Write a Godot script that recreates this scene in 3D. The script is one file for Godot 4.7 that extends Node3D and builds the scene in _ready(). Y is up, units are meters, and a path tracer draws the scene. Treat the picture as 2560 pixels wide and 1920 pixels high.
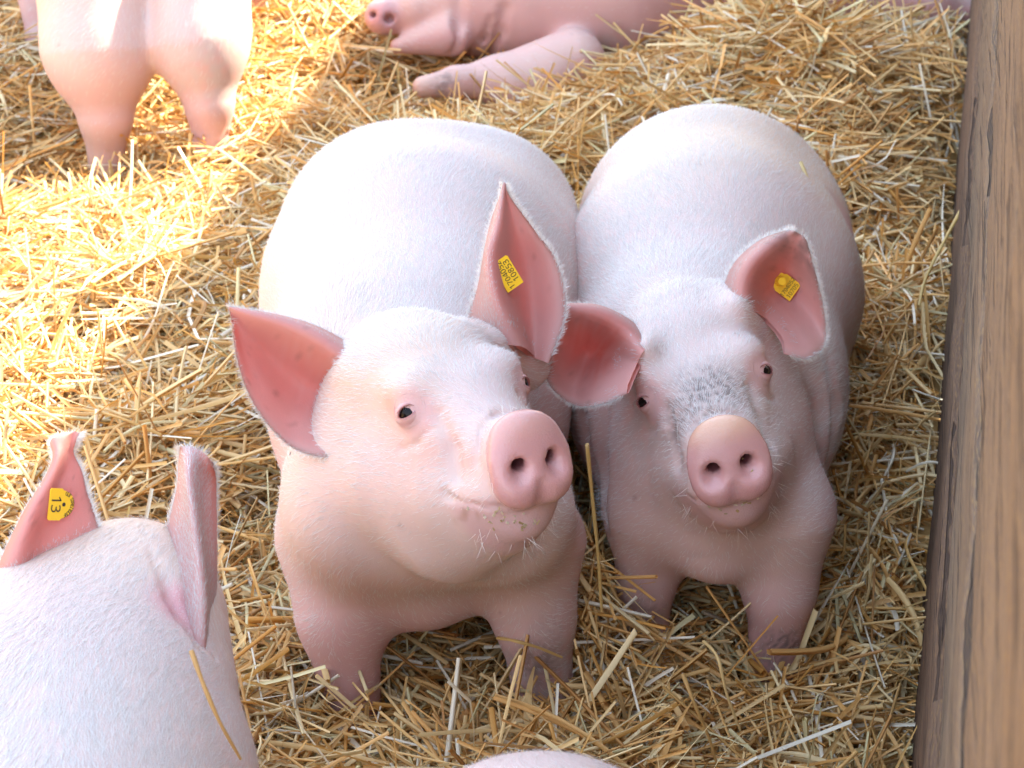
extends Node3D
# Two pigs resting in a straw pen beside a board wall, other pigs around them.

var rng := RandomNumberGenerator.new()
var noise := FastNoiseLite.new()
var fine := FastNoiseLite.new()
var names := {}
var skin_mat: StandardMaterial3D
var ear_mat: StandardMaterial3D
var nose_mat: StandardMaterial3D
var hair_mat: StandardMaterial3D
var eye_mat: StandardMaterial3D
var tag_mat: StandardMaterial3D
var ink_mat: StandardMaterial3D
var straw_mat: StandardMaterial3D
var hair_mesh: ArrayMesh
var pigs: Array = []

# ---------------------------------------------------------------- helpers
func numbered(called: String) -> String:
	var n: int = names.get(called, 0)
	names[called] = n + 1
	return called if n == 0 else "%s_%03d" % [called, n]

func tag(o: Node, label: String, category: String, group := "", kind := "") -> void:
	if label: o.set_meta("label", label)
	if category: o.set_meta("category", category)
	if group: o.set_meta("group", group)
	if kind: o.set_meta("kind", kind)

func thing(called: String, label: String, category: String, at := Vector3.ZERO, group := "") -> Node3D:
	var o := Node3D.new()
	o.name = numbered(called)
	o.position = at
	tag(o, label, category, group)
	add_child(o, true)
	return o

func part(called: String, mesh: Mesh, m: Material, parent: Node3D) -> MeshInstance3D:
	var o := MeshInstance3D.new()
	o.name = called
	o.mesh = mesh
	if m: o.material_override = m
	parent.add_child(o, true)
	return o

func arrays_mesh(v: PackedVector3Array, n: PackedVector3Array, c: PackedColorArray, i: PackedInt32Array, uv := PackedVector2Array()) -> ArrayMesh:
	var a := []
	a.resize(Mesh.ARRAY_MAX)
	a[Mesh.ARRAY_VERTEX] = v
	a[Mesh.ARRAY_NORMAL] = n
	if c.size(): a[Mesh.ARRAY_COLOR] = c
	if uv.size(): a[Mesh.ARRAY_TEX_UV] = uv
	a[Mesh.ARRAY_INDEX] = i
	var m := ArrayMesh.new()
	m.add_surface_from_arrays(Mesh.PRIMITIVE_TRIANGLES, a)
	return m

func mat(c: Color, rough: float, spec := 0.5) -> StandardMaterial3D:
	var m := StandardMaterial3D.new()
	m.albedo_color = c.linear_to_srgb()
	m.roughness = rough
	m.metallic_specular = spec
	return m

func sstep(a: float, b: float, x: float) -> float:
	var t := clampf((x - a) / (b - a), 0.0, 1.0)
	return t * t * (3.0 - 2.0 * t)

# ---------------------------------------------------------------- flesh: joined tapered capsules, meshed with surface nets
class Prim:
	var inv: Transform3D
	var a: Vector3
	var ba: Vector3
	var ibb: float
	var ra: float
	var dr: float
	var k: float
	var sub := false
	func dist(p: Vector3) -> float:
		var l: Vector3 = inv * p - a
		var h := clampf(l.dot(ba) * ibb, 0.0, 1.0)
		return (l - ba * h).length() - ra - dr * h

class Pig:
	var prims: Array = []
	var xf := Transform3D()       # frame that new primitives are given in
	var head := Transform3D()
	var has_face := false
	var wet := PackedFloat32Array()
	var root: Node3D
	var v := PackedVector3Array()
	var n := PackedVector3Array()
	var c := PackedColorArray()
	var fur := PackedFloat32Array()
	var idx := PackedInt32Array()
	var ear_v := PackedVector3Array()
	var ear_n := PackedVector3Array()
	var ear_c := PackedColorArray()
	var ear_fur := PackedFloat32Array()
	var ear_i := PackedInt32Array()
	var ear_flow := PackedVector3Array()
	var box := AABB()
	var flow := Vector3(0, -0.15, -1)
	var ears: Array = []
	var pink: Array = []           # [point, radius, strength]
	var dirt_and_shade: Array = []           # soiling and painted hollow shade: [point, radius, strength, colour]
	var cell := 0.006
	var tint := 0.0
	func cap(a: Vector3, b: Vector3, ra: float, rb: float, k := 0.05, sub := false) -> Prim:
		var q := Prim.new()
		q.inv = xf.affine_inverse()
		q.a = a
		q.ba = b - a
		var l := q.ba.length_squared()
		q.ibb = 1.0 / l if l > 1e-12 else 0.0
		q.ra = ra
		q.dr = rb - ra
		q.k = k
		q.sub = sub
		prims.append(q)
		if not sub:
			for e in [[a, ra], [b, rb]]:
				var w: Vector3 = xf * e[0]
				var bb := AABB(w - Vector3.ONE * (e[1] + 0.02), Vector3.ONE * 2.0 * (e[1] + 0.02))
				box = bb if box.size == Vector3.ZERO else box.merge(bb)
		return q
	func ell(at: Vector3, r: Vector3, k := 0.05, sub := false, turn := Basis()) -> Prim:
		var m := minf(r.x, minf(r.y, r.z))
		var keep := xf
		xf = keep * Transform3D(turn * Basis.from_scale(r / m), at)
		var q := cap(Vector3.ZERO, Vector3.ZERO, m, m, k, sub)
		if not sub:
			var w := xf.origin
			var big := maxf(r.x, maxf(r.y, r.z)) + 0.02
			box = box.merge(AABB(w - Vector3.ONE * big, Vector3.ONE * 2.0 * big))
		xf = keep
		return q

func field(p: Vector3, list: Array) -> float:
	var d := 10.0
	for q: Prim in list:
		var l: Vector3 = q.inv * p - q.a
		var h := clampf(l.dot(q.ba) * q.ibb, 0.0, 1.0)
		var e: float = (l - q.ba * h).length() - q.ra - q.dr * h
		if q.sub:
			var s := maxf(q.k - absf(d + e), 0.0) / q.k
			d = maxf(d, -e) + s * s * q.k * 0.25
		else:
			var s := maxf(q.k - absf(d - e), 0.0) / q.k
			d = minf(d, e) - s * s * q.k * 0.25
	return d

var _edges := PackedInt64Array()
var _cells := {}

func key(i: int, j: int, k: int) -> int:
	return ((i + 8) * 4096 + (j + 8)) * 4096 + k + 8

func net(g: Pig) -> void:
	_edges.clear()
	_cells.clear()
	var o := g.box.position
	var s := g.box.size / (g.cell * 32.0)
	for i in ceili(s.x):
		for j in ceili(s.y):
			for k in ceili(s.z):
				block(g, o, i * 32, j * 32, k * 32, 32, g.prims)
	for e in range(0, _edges.size(), 2):
		var at := _edges[e]
		var ax := _edges[e + 1] & 3
		var flip := (_edges[e + 1] & 4) != 0
		var u := 4096 if ax == 0 else (1 if ax == 1 else 16777216)
		var w := 1 if ax == 0 else (16777216 if ax == 1 else 4096)
		var a: int = _cells.get(at, -1)
		var b: int = _cells.get(at - u, -1)
		var c: int = _cells.get(at - u - w, -1)
		var d: int = _cells.get(at - w, -1)
		if a < 0 or b < 0 or c < 0 or d < 0: continue
		if flip: g.idx.append_array(PackedInt32Array([a, c, b, a, d, c]))
		else: g.idx.append_array(PackedInt32Array([a, b, c, a, c, d]))

func block(g: Pig, o: Vector3, bi: int, bj: int, bk: int, n: int, list: Array) -> void:
	var cell := g.cell
	var c := o + Vector3(bi + n * 0.5, bj + n * 0.5, bk + n * 0.5) * cell
	var hd := n * 0.8661 * cell
	var d := field(c, list)
	if absf(d) > hd + 0.012: return
	var near: Array = []
	for q: Prim in list:
		var e := q.dist(c)
		if q.sub:
			if e < q.k + 3.0 * hd + 0.02: near.append(q)
		elif e < d + 2.0 * hd + q.k + 0.03: near.append(q)
	if n > 4:
		var m := n >> 1
		for i in 2:
			for j in 2:
				for k in 2:
					block(g, o, bi + i * m, bj + j * m, bk + k * m, m, near)
		return
	var f := PackedFloat32Array()
	f.resize(125)
	var t := 0
	var any := false
	var allin := true
	for i in 5:
		for j in 5:
			for k in 5:
				var x := field(o + Vector3(bi + i, bj + j, bk + k) * cell, near)
				f[t] = x
				t += 1
				if x < 0.0: any = true
				else: allin = false
	if not any or allin: return
	for i in 4:
		for j in 4:
			for k in 4:
				var b := i * 25 + j * 5 + k
				var f0 := f[b]
				var f1 := f[b + 25]
				var f2 := f[b + 5]
				var f3 := f[b + 30]
				var f4 := f[b + 1]
				var f5 := f[b + 26]
				var f6 := f[b + 6]
				var f7 := f[b + 31]
				var id := key(bi + i, bj + j, bk + k)
				var neg := f0 < 0.0
				if neg != (f1 < 0.0): _edges.append(id); _edges.append(0 | (4 if neg else 0))
				if neg != (f2 < 0.0): _edges.append(id); _edges.append(1 | (4 if neg else 0))
				if neg != (f4 < 0.0): _edges.append(id); _edges.append(2 | (4 if neg else 0))
				var cnt := int(neg) + int(f1 < 0.0) + int(f2 < 0.0) + int(f3 < 0.0) + int(f4 < 0.0) + int(f5 < 0.0) + int(f6 < 0.0) + int(f7 < 0.0)
				if cnt == 0 or cnt == 8: continue
				var p := Vector3.ZERO
				var m := 0
				if neg != (f1 < 0.0): p += Vector3(f0 / (f0 - f1), 0, 0); m += 1
				if (f2 < 0.0) != (f3 < 0.0): p += Vector3(f2 / (f2 - f3), 1, 0); m += 1
				if (f4 < 0.0) != (f5 < 0.0): p += Vector3(f4 / (f4 - f5), 0, 1); m += 1
				if (f6 < 0.0) != (f7 < 0.0): p += Vector3(f6 / (f6 - f7), 1, 1); m += 1
				if neg != (f2 < 0.0): p += Vector3(0, f0 / (f0 - f2), 0); m += 1
				if (f1 < 0.0) != (f3 < 0.0): p += Vector3(1, f1 / (f1 - f3), 0); m += 1
				if (f4 < 0.0) != (f6 < 0.0): p += Vector3(0, f4 / (f4 - f6), 1); m += 1
				if (f5 < 0.0) != (f7 < 0.0): p += Vector3(1, f5 / (f5 - f7), 1); m += 1
				if neg != (f4 < 0.0): p += Vector3(0, 0, f0 / (f0 - f4)); m += 1
				if (f1 < 0.0) != (f5 < 0.0): p += Vector3(1, 0, f1 / (f1 - f5)); m += 1
				if (f2 < 0.0) != (f6 < 0.0): p += Vector3(0, 1, f2 / (f2 - f6)); m += 1
				if (f3 < 0.0) != (f7 < 0.0): p += Vector3(1, 1, f3 / (f3 - f7)); m += 1
				p /= m
				_cells[id] = g.v.size()
				g.v.append(o + (Vector3(bi + i, bj + j, bk + k) + p) * cell)
				var x := p.x
				var y := p.y
				var z := p.z
				g.n.append(Vector3(
					lerpf(lerpf(f1 - f0, f3 - f2, y), lerpf(f5 - f4, f7 - f6, y), z),
					lerpf(lerpf(f2 - f0, f3 - f1, x), lerpf(f6 - f4, f7 - f5, x), z),
					lerpf(lerpf(f4 - f0, f5 - f1, x), lerpf(f6 - f2, f7 - f3, x), y)).normalized())

# ---------------------------------------------------------------- a pig's head, in its own frame: +x its left, +y up, +z to the snout
func head_shape(g: Pig, h: Transform3D, jowl := Vector3(0, -0.13, -0.01), mouth := 0) -> void:
	g.head = h
	g.has_face = true
	g.xf = h
	g.cap(Vector3(0, 0.058, -0.085), Vector3(0, 0.004, 0.05), 0.100, 0.078, 0.045)
	g.ell(Vector3(0, 0.09, -0.03), Vector3(0.085, 0.04, 0.06), 0.04)
	g.cap(Vector3(0, -0.005, 0.03), Vector3(0, -0.040, 0.165), 0.076, 0.050, 0.035)
	for s in [-1.0, 1.0]:
		g.cap(Vector3(0.052 * s, -0.055, -0.03), Vector3(0.045 * s, -0.07, 0.055), 0.074, 0.050, 0.035)
		g.cap(Vector3(0.034 * s, -0.07, 0.09), Vector3(0.026 * s, -0.076, 0.155), 0.043, 0.034, 0.016)
	g.cap(jowl, Vector3(0, -0.103, 0.095), 0.086, 0.060, 0.035)
	g.cap(Vector3(0, -0.092, 0.08), Vector3(0, -0.102, 0.148), 0.060, 0.042, 0.018)
	for s in [-1.0, 1.0]:
		g.ell(Vector3(0.058 * s, 0.062, 0.055), Vector3(0.03, 0.022, 0.03), 0.03)
	# the snout disc with its rounded rim
	g.ell(Vector3(0, -0.044, 0.205), Vector3(0.054, 0.05, 0.022), 0.016)
	g.ell(Vector3(0, -0.012, 0.198), Vector3(0.034, 0.024, 0.022), 0.016)
	for s in [-1.0, 1.0]:
		g.ell(Vector3(0.022 * s, -0.07, 0.204), Vector3(0.024, 0.026, 0.02), 0.014)
	g.cap(Vector3(0, -0.104, 0.224), Vector3(0, -0.074, 0.229), 0.0085, 0.003, 0.012, true)
	for s in [-1.0, 1.0]:
		g.ell(Vector3(0.0265 * s, -0.055, 0.231), Vector3(0.0165, 0.0150, 0.012), 0.010, true)
		g.cap(Vector3(0.0250 * s, -0.055, 0.226), Vector3(0.0165 * s, -0.034, 0.198), 0.0095, 0.0075, 0.008, true)
	g.xf = Transform3D()
	# folds from the ear down the cheek and under the eye
	for s in [-1.0, 1.0]:
		crease(g, h, [Vector3(0.055 * s, 0.01, 0.085), Vector3(0.075 * s, -0.005, 0.07), Vector3(0.092 * s, -0.008, 0.05)], Vector3(0.7 * s, 0.1, 0.7), 0.0006, 0.010)
		crease(g, h, [Vector3(0.045 * s, 0.02, 0.10), Vector3(0.05 * s, -0.02, 0.12), Vector3(0.055 * s, -0.05, 0.125)], Vector3(0.8 * s, 0.3, 0.5), 0.001, 0.022)
	# mouth line, drawn on the skin itself
	for s in [-1.0, 1.0]:
		crease(g, h, [Vector3(0.070 * s, -0.070, 0.113), Vector3(0.064 * s, -0.077, 0.128), Vector3(0.052 * s, -0.082, 0.15), Vector3(0.034 * s, -0.089, 0.175), Vector3(0.012 * s, -0.092, 0.19)].slice(mouth), Vector3(0.8 * s, -0.2, 0.5), 0.0010, 0.0065)
		if mouth == 0: crease(g, h, [Vector3(0.071 * s, -0.067, 0.110), Vector3(0.068 * s, -0.073, 0.118)], Vector3(0.8 * s, -0.2, 0.5), 0.003, 0.010)
		# wrinkle that runs round the muzzle behind the disc
		crease(g, h, [Vector3(0.0, 0.02, 0.16), Vector3(0.035 * s, 0.01, 0.165), Vector3(0.055 * s, -0.03, 0.17)], Vector3(0.6 * s, 0.7, 0.3), 0.0015, 0.012)

# a furrow that follows the skin
func crease(g: Pig, h: Transform3D, pts: Array, dir: Vector3, r: float, k: float) -> void:
	var d: Vector3 = (h.basis * dir).normalized()
	var line: Array = []
	for p: Vector3 in pts: line.append(on_skin(g, h * p, d))
	for i in line.size() - 1:
		g.cap(line[i], line[i + 1], r if i > 0 else r * 0.8, r if i < line.size() - 2 else r * 0.6, k, true)

# where a line that comes from outside along -dir meets the skin
func on_skin(g: Pig, p: Vector3, dir: Vector3) -> Vector3:
	var q := p + dir * 0.06
	for i in 24:
		var d := field(q, g.prims)
		if d < 0.0003: break
		q -= dir * d
	return q

func eyes(g: Pig) -> void:
	var b := SphereMesh.new()
	b.radius = 0.0155
	b.height = 0.031
	b.radial_segments = 24
	b.rings = 12
	var hb := g.head.basis
	var spots: Array = []
	for s in [-1.0, 1.0]:
		var axis: Vector3 = (hb * Vector3(0.66 * s, 0.16, 0.73)).normalized()
		spots.append([on_skin(g, g.head * Vector3(0.074 * s, 0.034, 0.066), axis), axis, s])
	for sp: Array in spots:
		g.ell(sp[0] - sp[1] * 0.0085, Vector3(0.0155, 0.0155, 0.0155), 0.016)
	var all := g.prims
	for sp: Array in spots:
		var axis: Vector3 = sp[1]
		var s: float = sp[2]
		var E: Vector3 = sp[0] - axis * 0.0050
		# the slit falls to the outside
		var X: Vector3 = (hb * Vector3(0.73 * s, -0.34, -0.60))
		X = (X - axis * X.dot(axis)).normalized()
		var Y := X.cross(axis) * -s
		var e := part("eye", b, eye_mat, g.root)
		e.position = E - g.root.position
		var near: Array = []
		for q: Prim in all:
			if q.dist(E) < 0.08: near.append(q)
		g.prims = near
		var v := PackedVector3Array()
		var nn := PackedVector3Array()
		var c := PackedColorArray()
		var idx := PackedInt32Array()
		var R := 15
		var A := 40
		for i in R + 1:
			for j in A:
				var phi := TAU * j / A
				var rho := maxf(0.0, (i - 1) / float(R - 1))
				var up := sin(phi)
				var slit := Vector2(cos(phi) * 0.0122, up * (0.0072 if up > 0.0 else 0.0054) * (1.0 - 0.2 * pow(absf(cos(phi)), 3.0)))
				var outer := Vector2(cos(phi) * 0.031, up * 0.027 + 0.003)
				var xy := slit.lerp(outer, pow(rho, 0.85))
				var bowl := 0.0172 + (0.0012 if up > 0.0 else 0.0)
				# fold above the lid
				var crease := -0.0032 * exp(-pow((rho - 0.42) / 0.10, 2.0)) * sstep(0.15, 0.6, up) - 0.0013 * exp(-pow((rho - 0.72) / 0.10, 2.0)) * sstep(0.0, 0.6, up) - 0.0012 * exp(-pow((rho - 0.40) / 0.12, 2.0)) * sstep(-0.2, -0.7, up)
				var zz := sqrt(maxf(bowl * bowl - minf(xy.length_squared(), bowl * bowl * 0.8), 0.0))
				if i == 0: zz -= 0.0035
				var ball := E + X * xy.x + Y * xy.y + axis * (zz + crease)
				var sk := on_skin(g, E + X * xy.x + Y * xy.y, axis) + axis * (lerpf(0.0012, -0.003, sstep(0.4, 1.0, rho)) + crease)
				var p := ball.lerp(sk, sstep(0.18, 0.62, rho))
				v.append(p)
				nn.append(Vector3.ZERO)
				var w := noise.get_noise_3dv(p * 40.0) * 0.5 + 0.5
				var col := Color(0.34, 0.14, 0.13).lerp(Color(0.57, 0.34, 0.31), sstep(0.0, 0.14, rho)).lerp(Color(0.55, 0.33, 0.295), sstep(0.3, 0.95, rho))
				col = col.lerp(Color(0.44, 0.20, 0.19), clampf(-crease * 300.0, 0, 0.75))
				c.append(col * (0.94 + 0.1 * w))
		for i in R:
			for j in A:
				var a := i * A + j
				var d := i * A + (j + 1) % A
				var q := [a, d, d + A, a, d + A, a + A]
				if s > 0.0: q.reverse()
				idx.append_array(PackedInt32Array(q))
		for t in range(0, idx.size(), 3):
			var n := (v[idx[t + 2]] - v[idx[t]]).cross(v[idx[t + 1]] - v[idx[t]])
			for k in 3: nn[idx[t + k]] += n
		for i in v.size():
			nn[i] = nn[i].normalized()
		if nn[A * 6].dot(axis) < 0.0:
			for i in nn.size(): nn[i] = -nn[i]
			idx.reverse()
		for i in v.size(): v[i] -= g.root.position
		part("eyelids", arrays_mesh(v, nn, c, idx), skin_mat, g.root)
		# pale lashes over the eye
		var lash := SurfaceTool.new()
		lash.begin(Mesh.PRIMITIVE_TRIANGLES)
		for i in 15:
			var t := i / 14.0
			var phi := lerpf(0.12, 0.72, t) * PI
			var xy := Vector2(cos(phi) * 0.0112, sin(phi) * 0.0080)
			var p0 := E + X * xy.x + Y * xy.y + axis * sqrt(0.0178 * 0.0178 - xy.length_squared())
			var fwd := axis * 0.006 - Y * rng.randf_range(0.001, 0.004) + X * (cos(phi) * 0.003 + 0.002)
			var p1 := p0 + fwd * 0.7 + Y * 0.001
			var p2 := p0 + fwd * 1.3 - Y * 0.002
			var ww := X * 0.00022
			for q in [[p0 - ww, p0 + ww, p1 + ww], [p0 - ww, p1 + ww, p1 - ww], [p1 - ww, p1 + ww, p2]]:
				for z: Vector3 in q:
					lash.set_normal(axis)
					lash.set_color(Color(0.85, 0.78, 0.7))
					lash.add_vertex(z - g.root.position)
		part("eyelash", lash.commit(), hair_mat, g.root)
	g.prims = all

# long sparse hairs on the muzzle and chin, and chaff sticking to the lips
func whiskers(g: Pig, at: Array, out: Array, count: int) -> PackedFloat32Array:
	var buf := PackedFloat32Array()
	for i in count:
		var k := rng.randi() % at.size()
		var d: Vector3 = (g.head.basis * ((out[k] as Vector3) + Vector3(rng.randfn(0, 0.35), rng.randfn(0, 0.35), rng.randfn(0, 0.35)))).normalized()
		var p := on_skin(g, g.head * ((at[k] as Vector3) + Vector3(rng.randfn(0, 0.012), rng.randfn(0, 0.012), rng.randfn(0, 0.014))), d)
		d = (d + g.head.basis * Vector3(rng.randfn(0, 0.4), rng.randf_range(-0.5, 0.3), -0.3)).normalized()
		var side := d.cross(Vector3(0.3, 0.5, 0.8)).normalized()
		var up := side.cross(d)
		var L := rng.randf_range(0.010, 0.030)
		var W := rng.randf_range(0.00025, 0.0004)
		p -= g.root.position + d * 0.001
		buf.append_array(PackedFloat32Array([d.x * L, up.x * L, side.x * W, p.x, d.y * L, up.y * L, side.y * W, p.y, d.z * L, up.z * L, side.z * W, p.z, 0.86, 0.82, 0.75, 1.0]))
	return buf

func chaff(g: Pig, at: Array, count: int) -> void:
	var b := BoxMesh.new()
	b.size = Vector3.ONE
	var buf := PackedFloat32Array()
	for i in count:
		var c: Vector3 = at[rng.randi() % at.size()]
		var dir := (g.head.basis * Vector3(c.x * 4.0, -0.15, 0.8)).normalized()
		var p := on_skin(g, g.head * (c + Vector3(rng.randfn(0, 0.010), rng.randfn(0, 0.006), 0.0)), dir) - g.root.position
		var q := Basis(dir, rng.randf() * TAU) * Basis(dir.cross(Vector3.UP).normalized(), dir, dir.cross(Vector3.UP).normalized().cross(dir))
		var x := q.x * rng.randf_range(0.002, 0.007)
		var y := q.y * 0.0014
		var z := q.z * rng.randf_range(0.0012, 0.003)
		var col := Color(0.60, 0.40, 0.16).lerp(Color(0.75, 0.66, 0.50), rng.randf()) * rng.randf_range(0.6, 1.0)
		buf.append_array(PackedFloat32Array([x.x, y.x, z.x, p.x, x.y, y.y, z.y, p.y, x.z, y.z, z.z, p.z, col.r, col.g, col.b, 1.0]))
	multi("chaff", b, buf, straw_mat, g.root)

# ---------------------------------------------------------------- ears: a sheet with thickness through a grid of points, base row first
func cat(a: Vector3, b: Vector3, c: Vector3, d: Vector3, t: float) -> Vector3:
	return 0.5 * (2.0 * b + (c - a) * t + (2.0 * a - 5.0 * b + 4.0 * c - d) * t * t + (3.0 * b - a - 3.0 * c + d) * t * t * t)

func along(r: Array, t: float) -> Vector3:
	var m := r.size() - 1
	var x := clampf(t, 0.0, 1.0) * m
	var i := mini(int(x), m - 1)
	var p: Vector3 = r[i]
	var q: Vector3 = r[i + 1]
	var a: Vector3 = r[i - 1] if i > 0 else p * 2.0 - q
	var d: Vector3 = r[i + 2] if i + 2 <= m else q * 2.0 - p
	return cat(a, p, q, d, x - i)

func ear_at(rows: Array, s: float, t: float) -> Vector3:
	var c: Array = []
	for r: Array in rows: c.append(along(r, t))
	return along(c, s)

func ear_normal(rows: Array, s: float, t: float) -> Vector3:
	var a := ear_at(rows, minf(s + 0.02, 1.0), t) - ear_at(rows, maxf(s - 0.02, 0.0), t)
	var b := ear_at(rows, s, minf(t + 0.02, 1.0)) - ear_at(rows, s, maxf(t - 0.02, 0.0))
	return b.cross(a).normalized()

# the front of the sheet (side +1) is the inside of the ear when «inside» is 1
func ear(g: Pig, rows: Array, inside: float, thick := 0.007, dirty := 0.0, roll := -1.0, painted_glow := 0.3) -> void:
	g.ears.append(rows)
	var r0: Array = rows[0]
	g.cap(along(r0, 0.0), along(r0, 0.22), 0.009, 0.009, 0.04)
	var S := 34
	var T := 26
	var P: Array[PackedVector3Array] = []
	for i in S + 1:
		var line := PackedVector3Array()
		for j in T + 1: line.append(ear_at(rows, i / float(S), j / float(T)))
		P.append(line)
	# make sure that side +1 looks to the camera's half
	for side in [1.0, -1.0]:
		var first := g.ear_v.size()
		for i in S + 1:
			for j in T + 1:
				var a: Vector3 = P[mini(i + 1, S)][j] - P[maxi(i - 1, 0)][j]
				var b: Vector3 = P[i][mini(j + 1, T)] - P[i][maxi(j - 1, 0)]
				var n := b.cross(a).normalized()
				var s := i / float(S)
				var t := j / float(T) * 2.0 - 1.0
				var edge := sqrt(maxf(1.0 - pow(absf(t), 6.0), 0.0)) * sqrt(maxf(1.0 - pow(s, 10.0), 0.0))
				var th := lerpf(thick, thick * 0.5, s) * 0.5 * edge
				var p: Vector3 = P[i][j]
				var w := noise.get_noise_3dv(p * 60.0) * 0.5 + 0.5
				var f := fine.get_noise_3dv(p * 420.0) * 0.5 + 0.5
				# gristle ridges and wrinkles run along the ear
				p += n * side * (th + 0.0009 * (noise.get_noise_2d(s * 25.0 + first, t * 130.0)) * (1.0 - s) )
				g.ear_v.append(p)
				g.ear_n.append((n * side * (0.25 + edge) + b.normalized() * (pow(absf(t), 7.0) * signf(t))).normalized())
				var inner := Color(0.74, 0.38, 0.33).lerp(Color(0.77, 0.48, 0.42), w)
				var outer := Color(0.71, 0.50, 0.45)
				var rim := maxf(sstep(0.8, 1.0, absf(t)), sstep(0.9, 1.0, s))
				rim = maxf(rim, sstep(roll + 0.16, roll - 0.1, t))
				var c := inner.lerp(outer, rim * 0.75) if side == inside else outer.lerp(Color(0.72, 0.44, 0.42), w * 0.4)
				if side == inside: c = c.lerp(Color(0.72, 0.17, 0.11), 0.8 * painted_glow * sstep(0.75, 0.15, s) * sstep(0.05, 0.25, s) * sstep(-0.75, -0.35, t) * sstep(0.7, 0.0, t) * (0.75 + 0.5 * noise.get_noise_2d(s * 260.0, t * 20.0)))  # red backlit glow painted into the inner ear colour
				var dd := dirty * sstep(0.5, 1.0, s) + 0.12
				c = c.lerp(Color(0.16, 0.09, 0.07), clampf(sstep(0.74 - dd * 0.25, 0.92 - dd * 0.2, fine.get_noise_3dv(p * 1100.0) * 0.5 + 0.5) * 0.7, 0, 1) * (0.4 if side == inside else 0.2))
				c = c.lerp(Color(0.14, 0.095, 0.075), dirty * sstep(0.5, 0.9, s) * sstep(0.3, 0.55, 0.5 * w + 0.5 * f) * 0.9)
				g.ear_c.append(c)
				g.ear_flow.append((a.normalized() * 0.7 + b.normalized() * t * (0.4 + 0.9 * absf(t))).normalized())
				g.ear_fur.append((0.011 if side != inside else (0.010 * rim if rim > 0.2 else (0.007 if s < 0.14 and f > 0.5 else 0.0))) * (1.0 if s > 0.03 else 0.0))
		for i in S:
			for j in T:
				var a := first + i * (T + 1) + j
				var q := [a, a + 1, a + T + 2, a, a + T + 2, a + T + 1]
				if side > 0: q.reverse()
				g.ear_i.append_array(PackedInt32Array(q))

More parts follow.
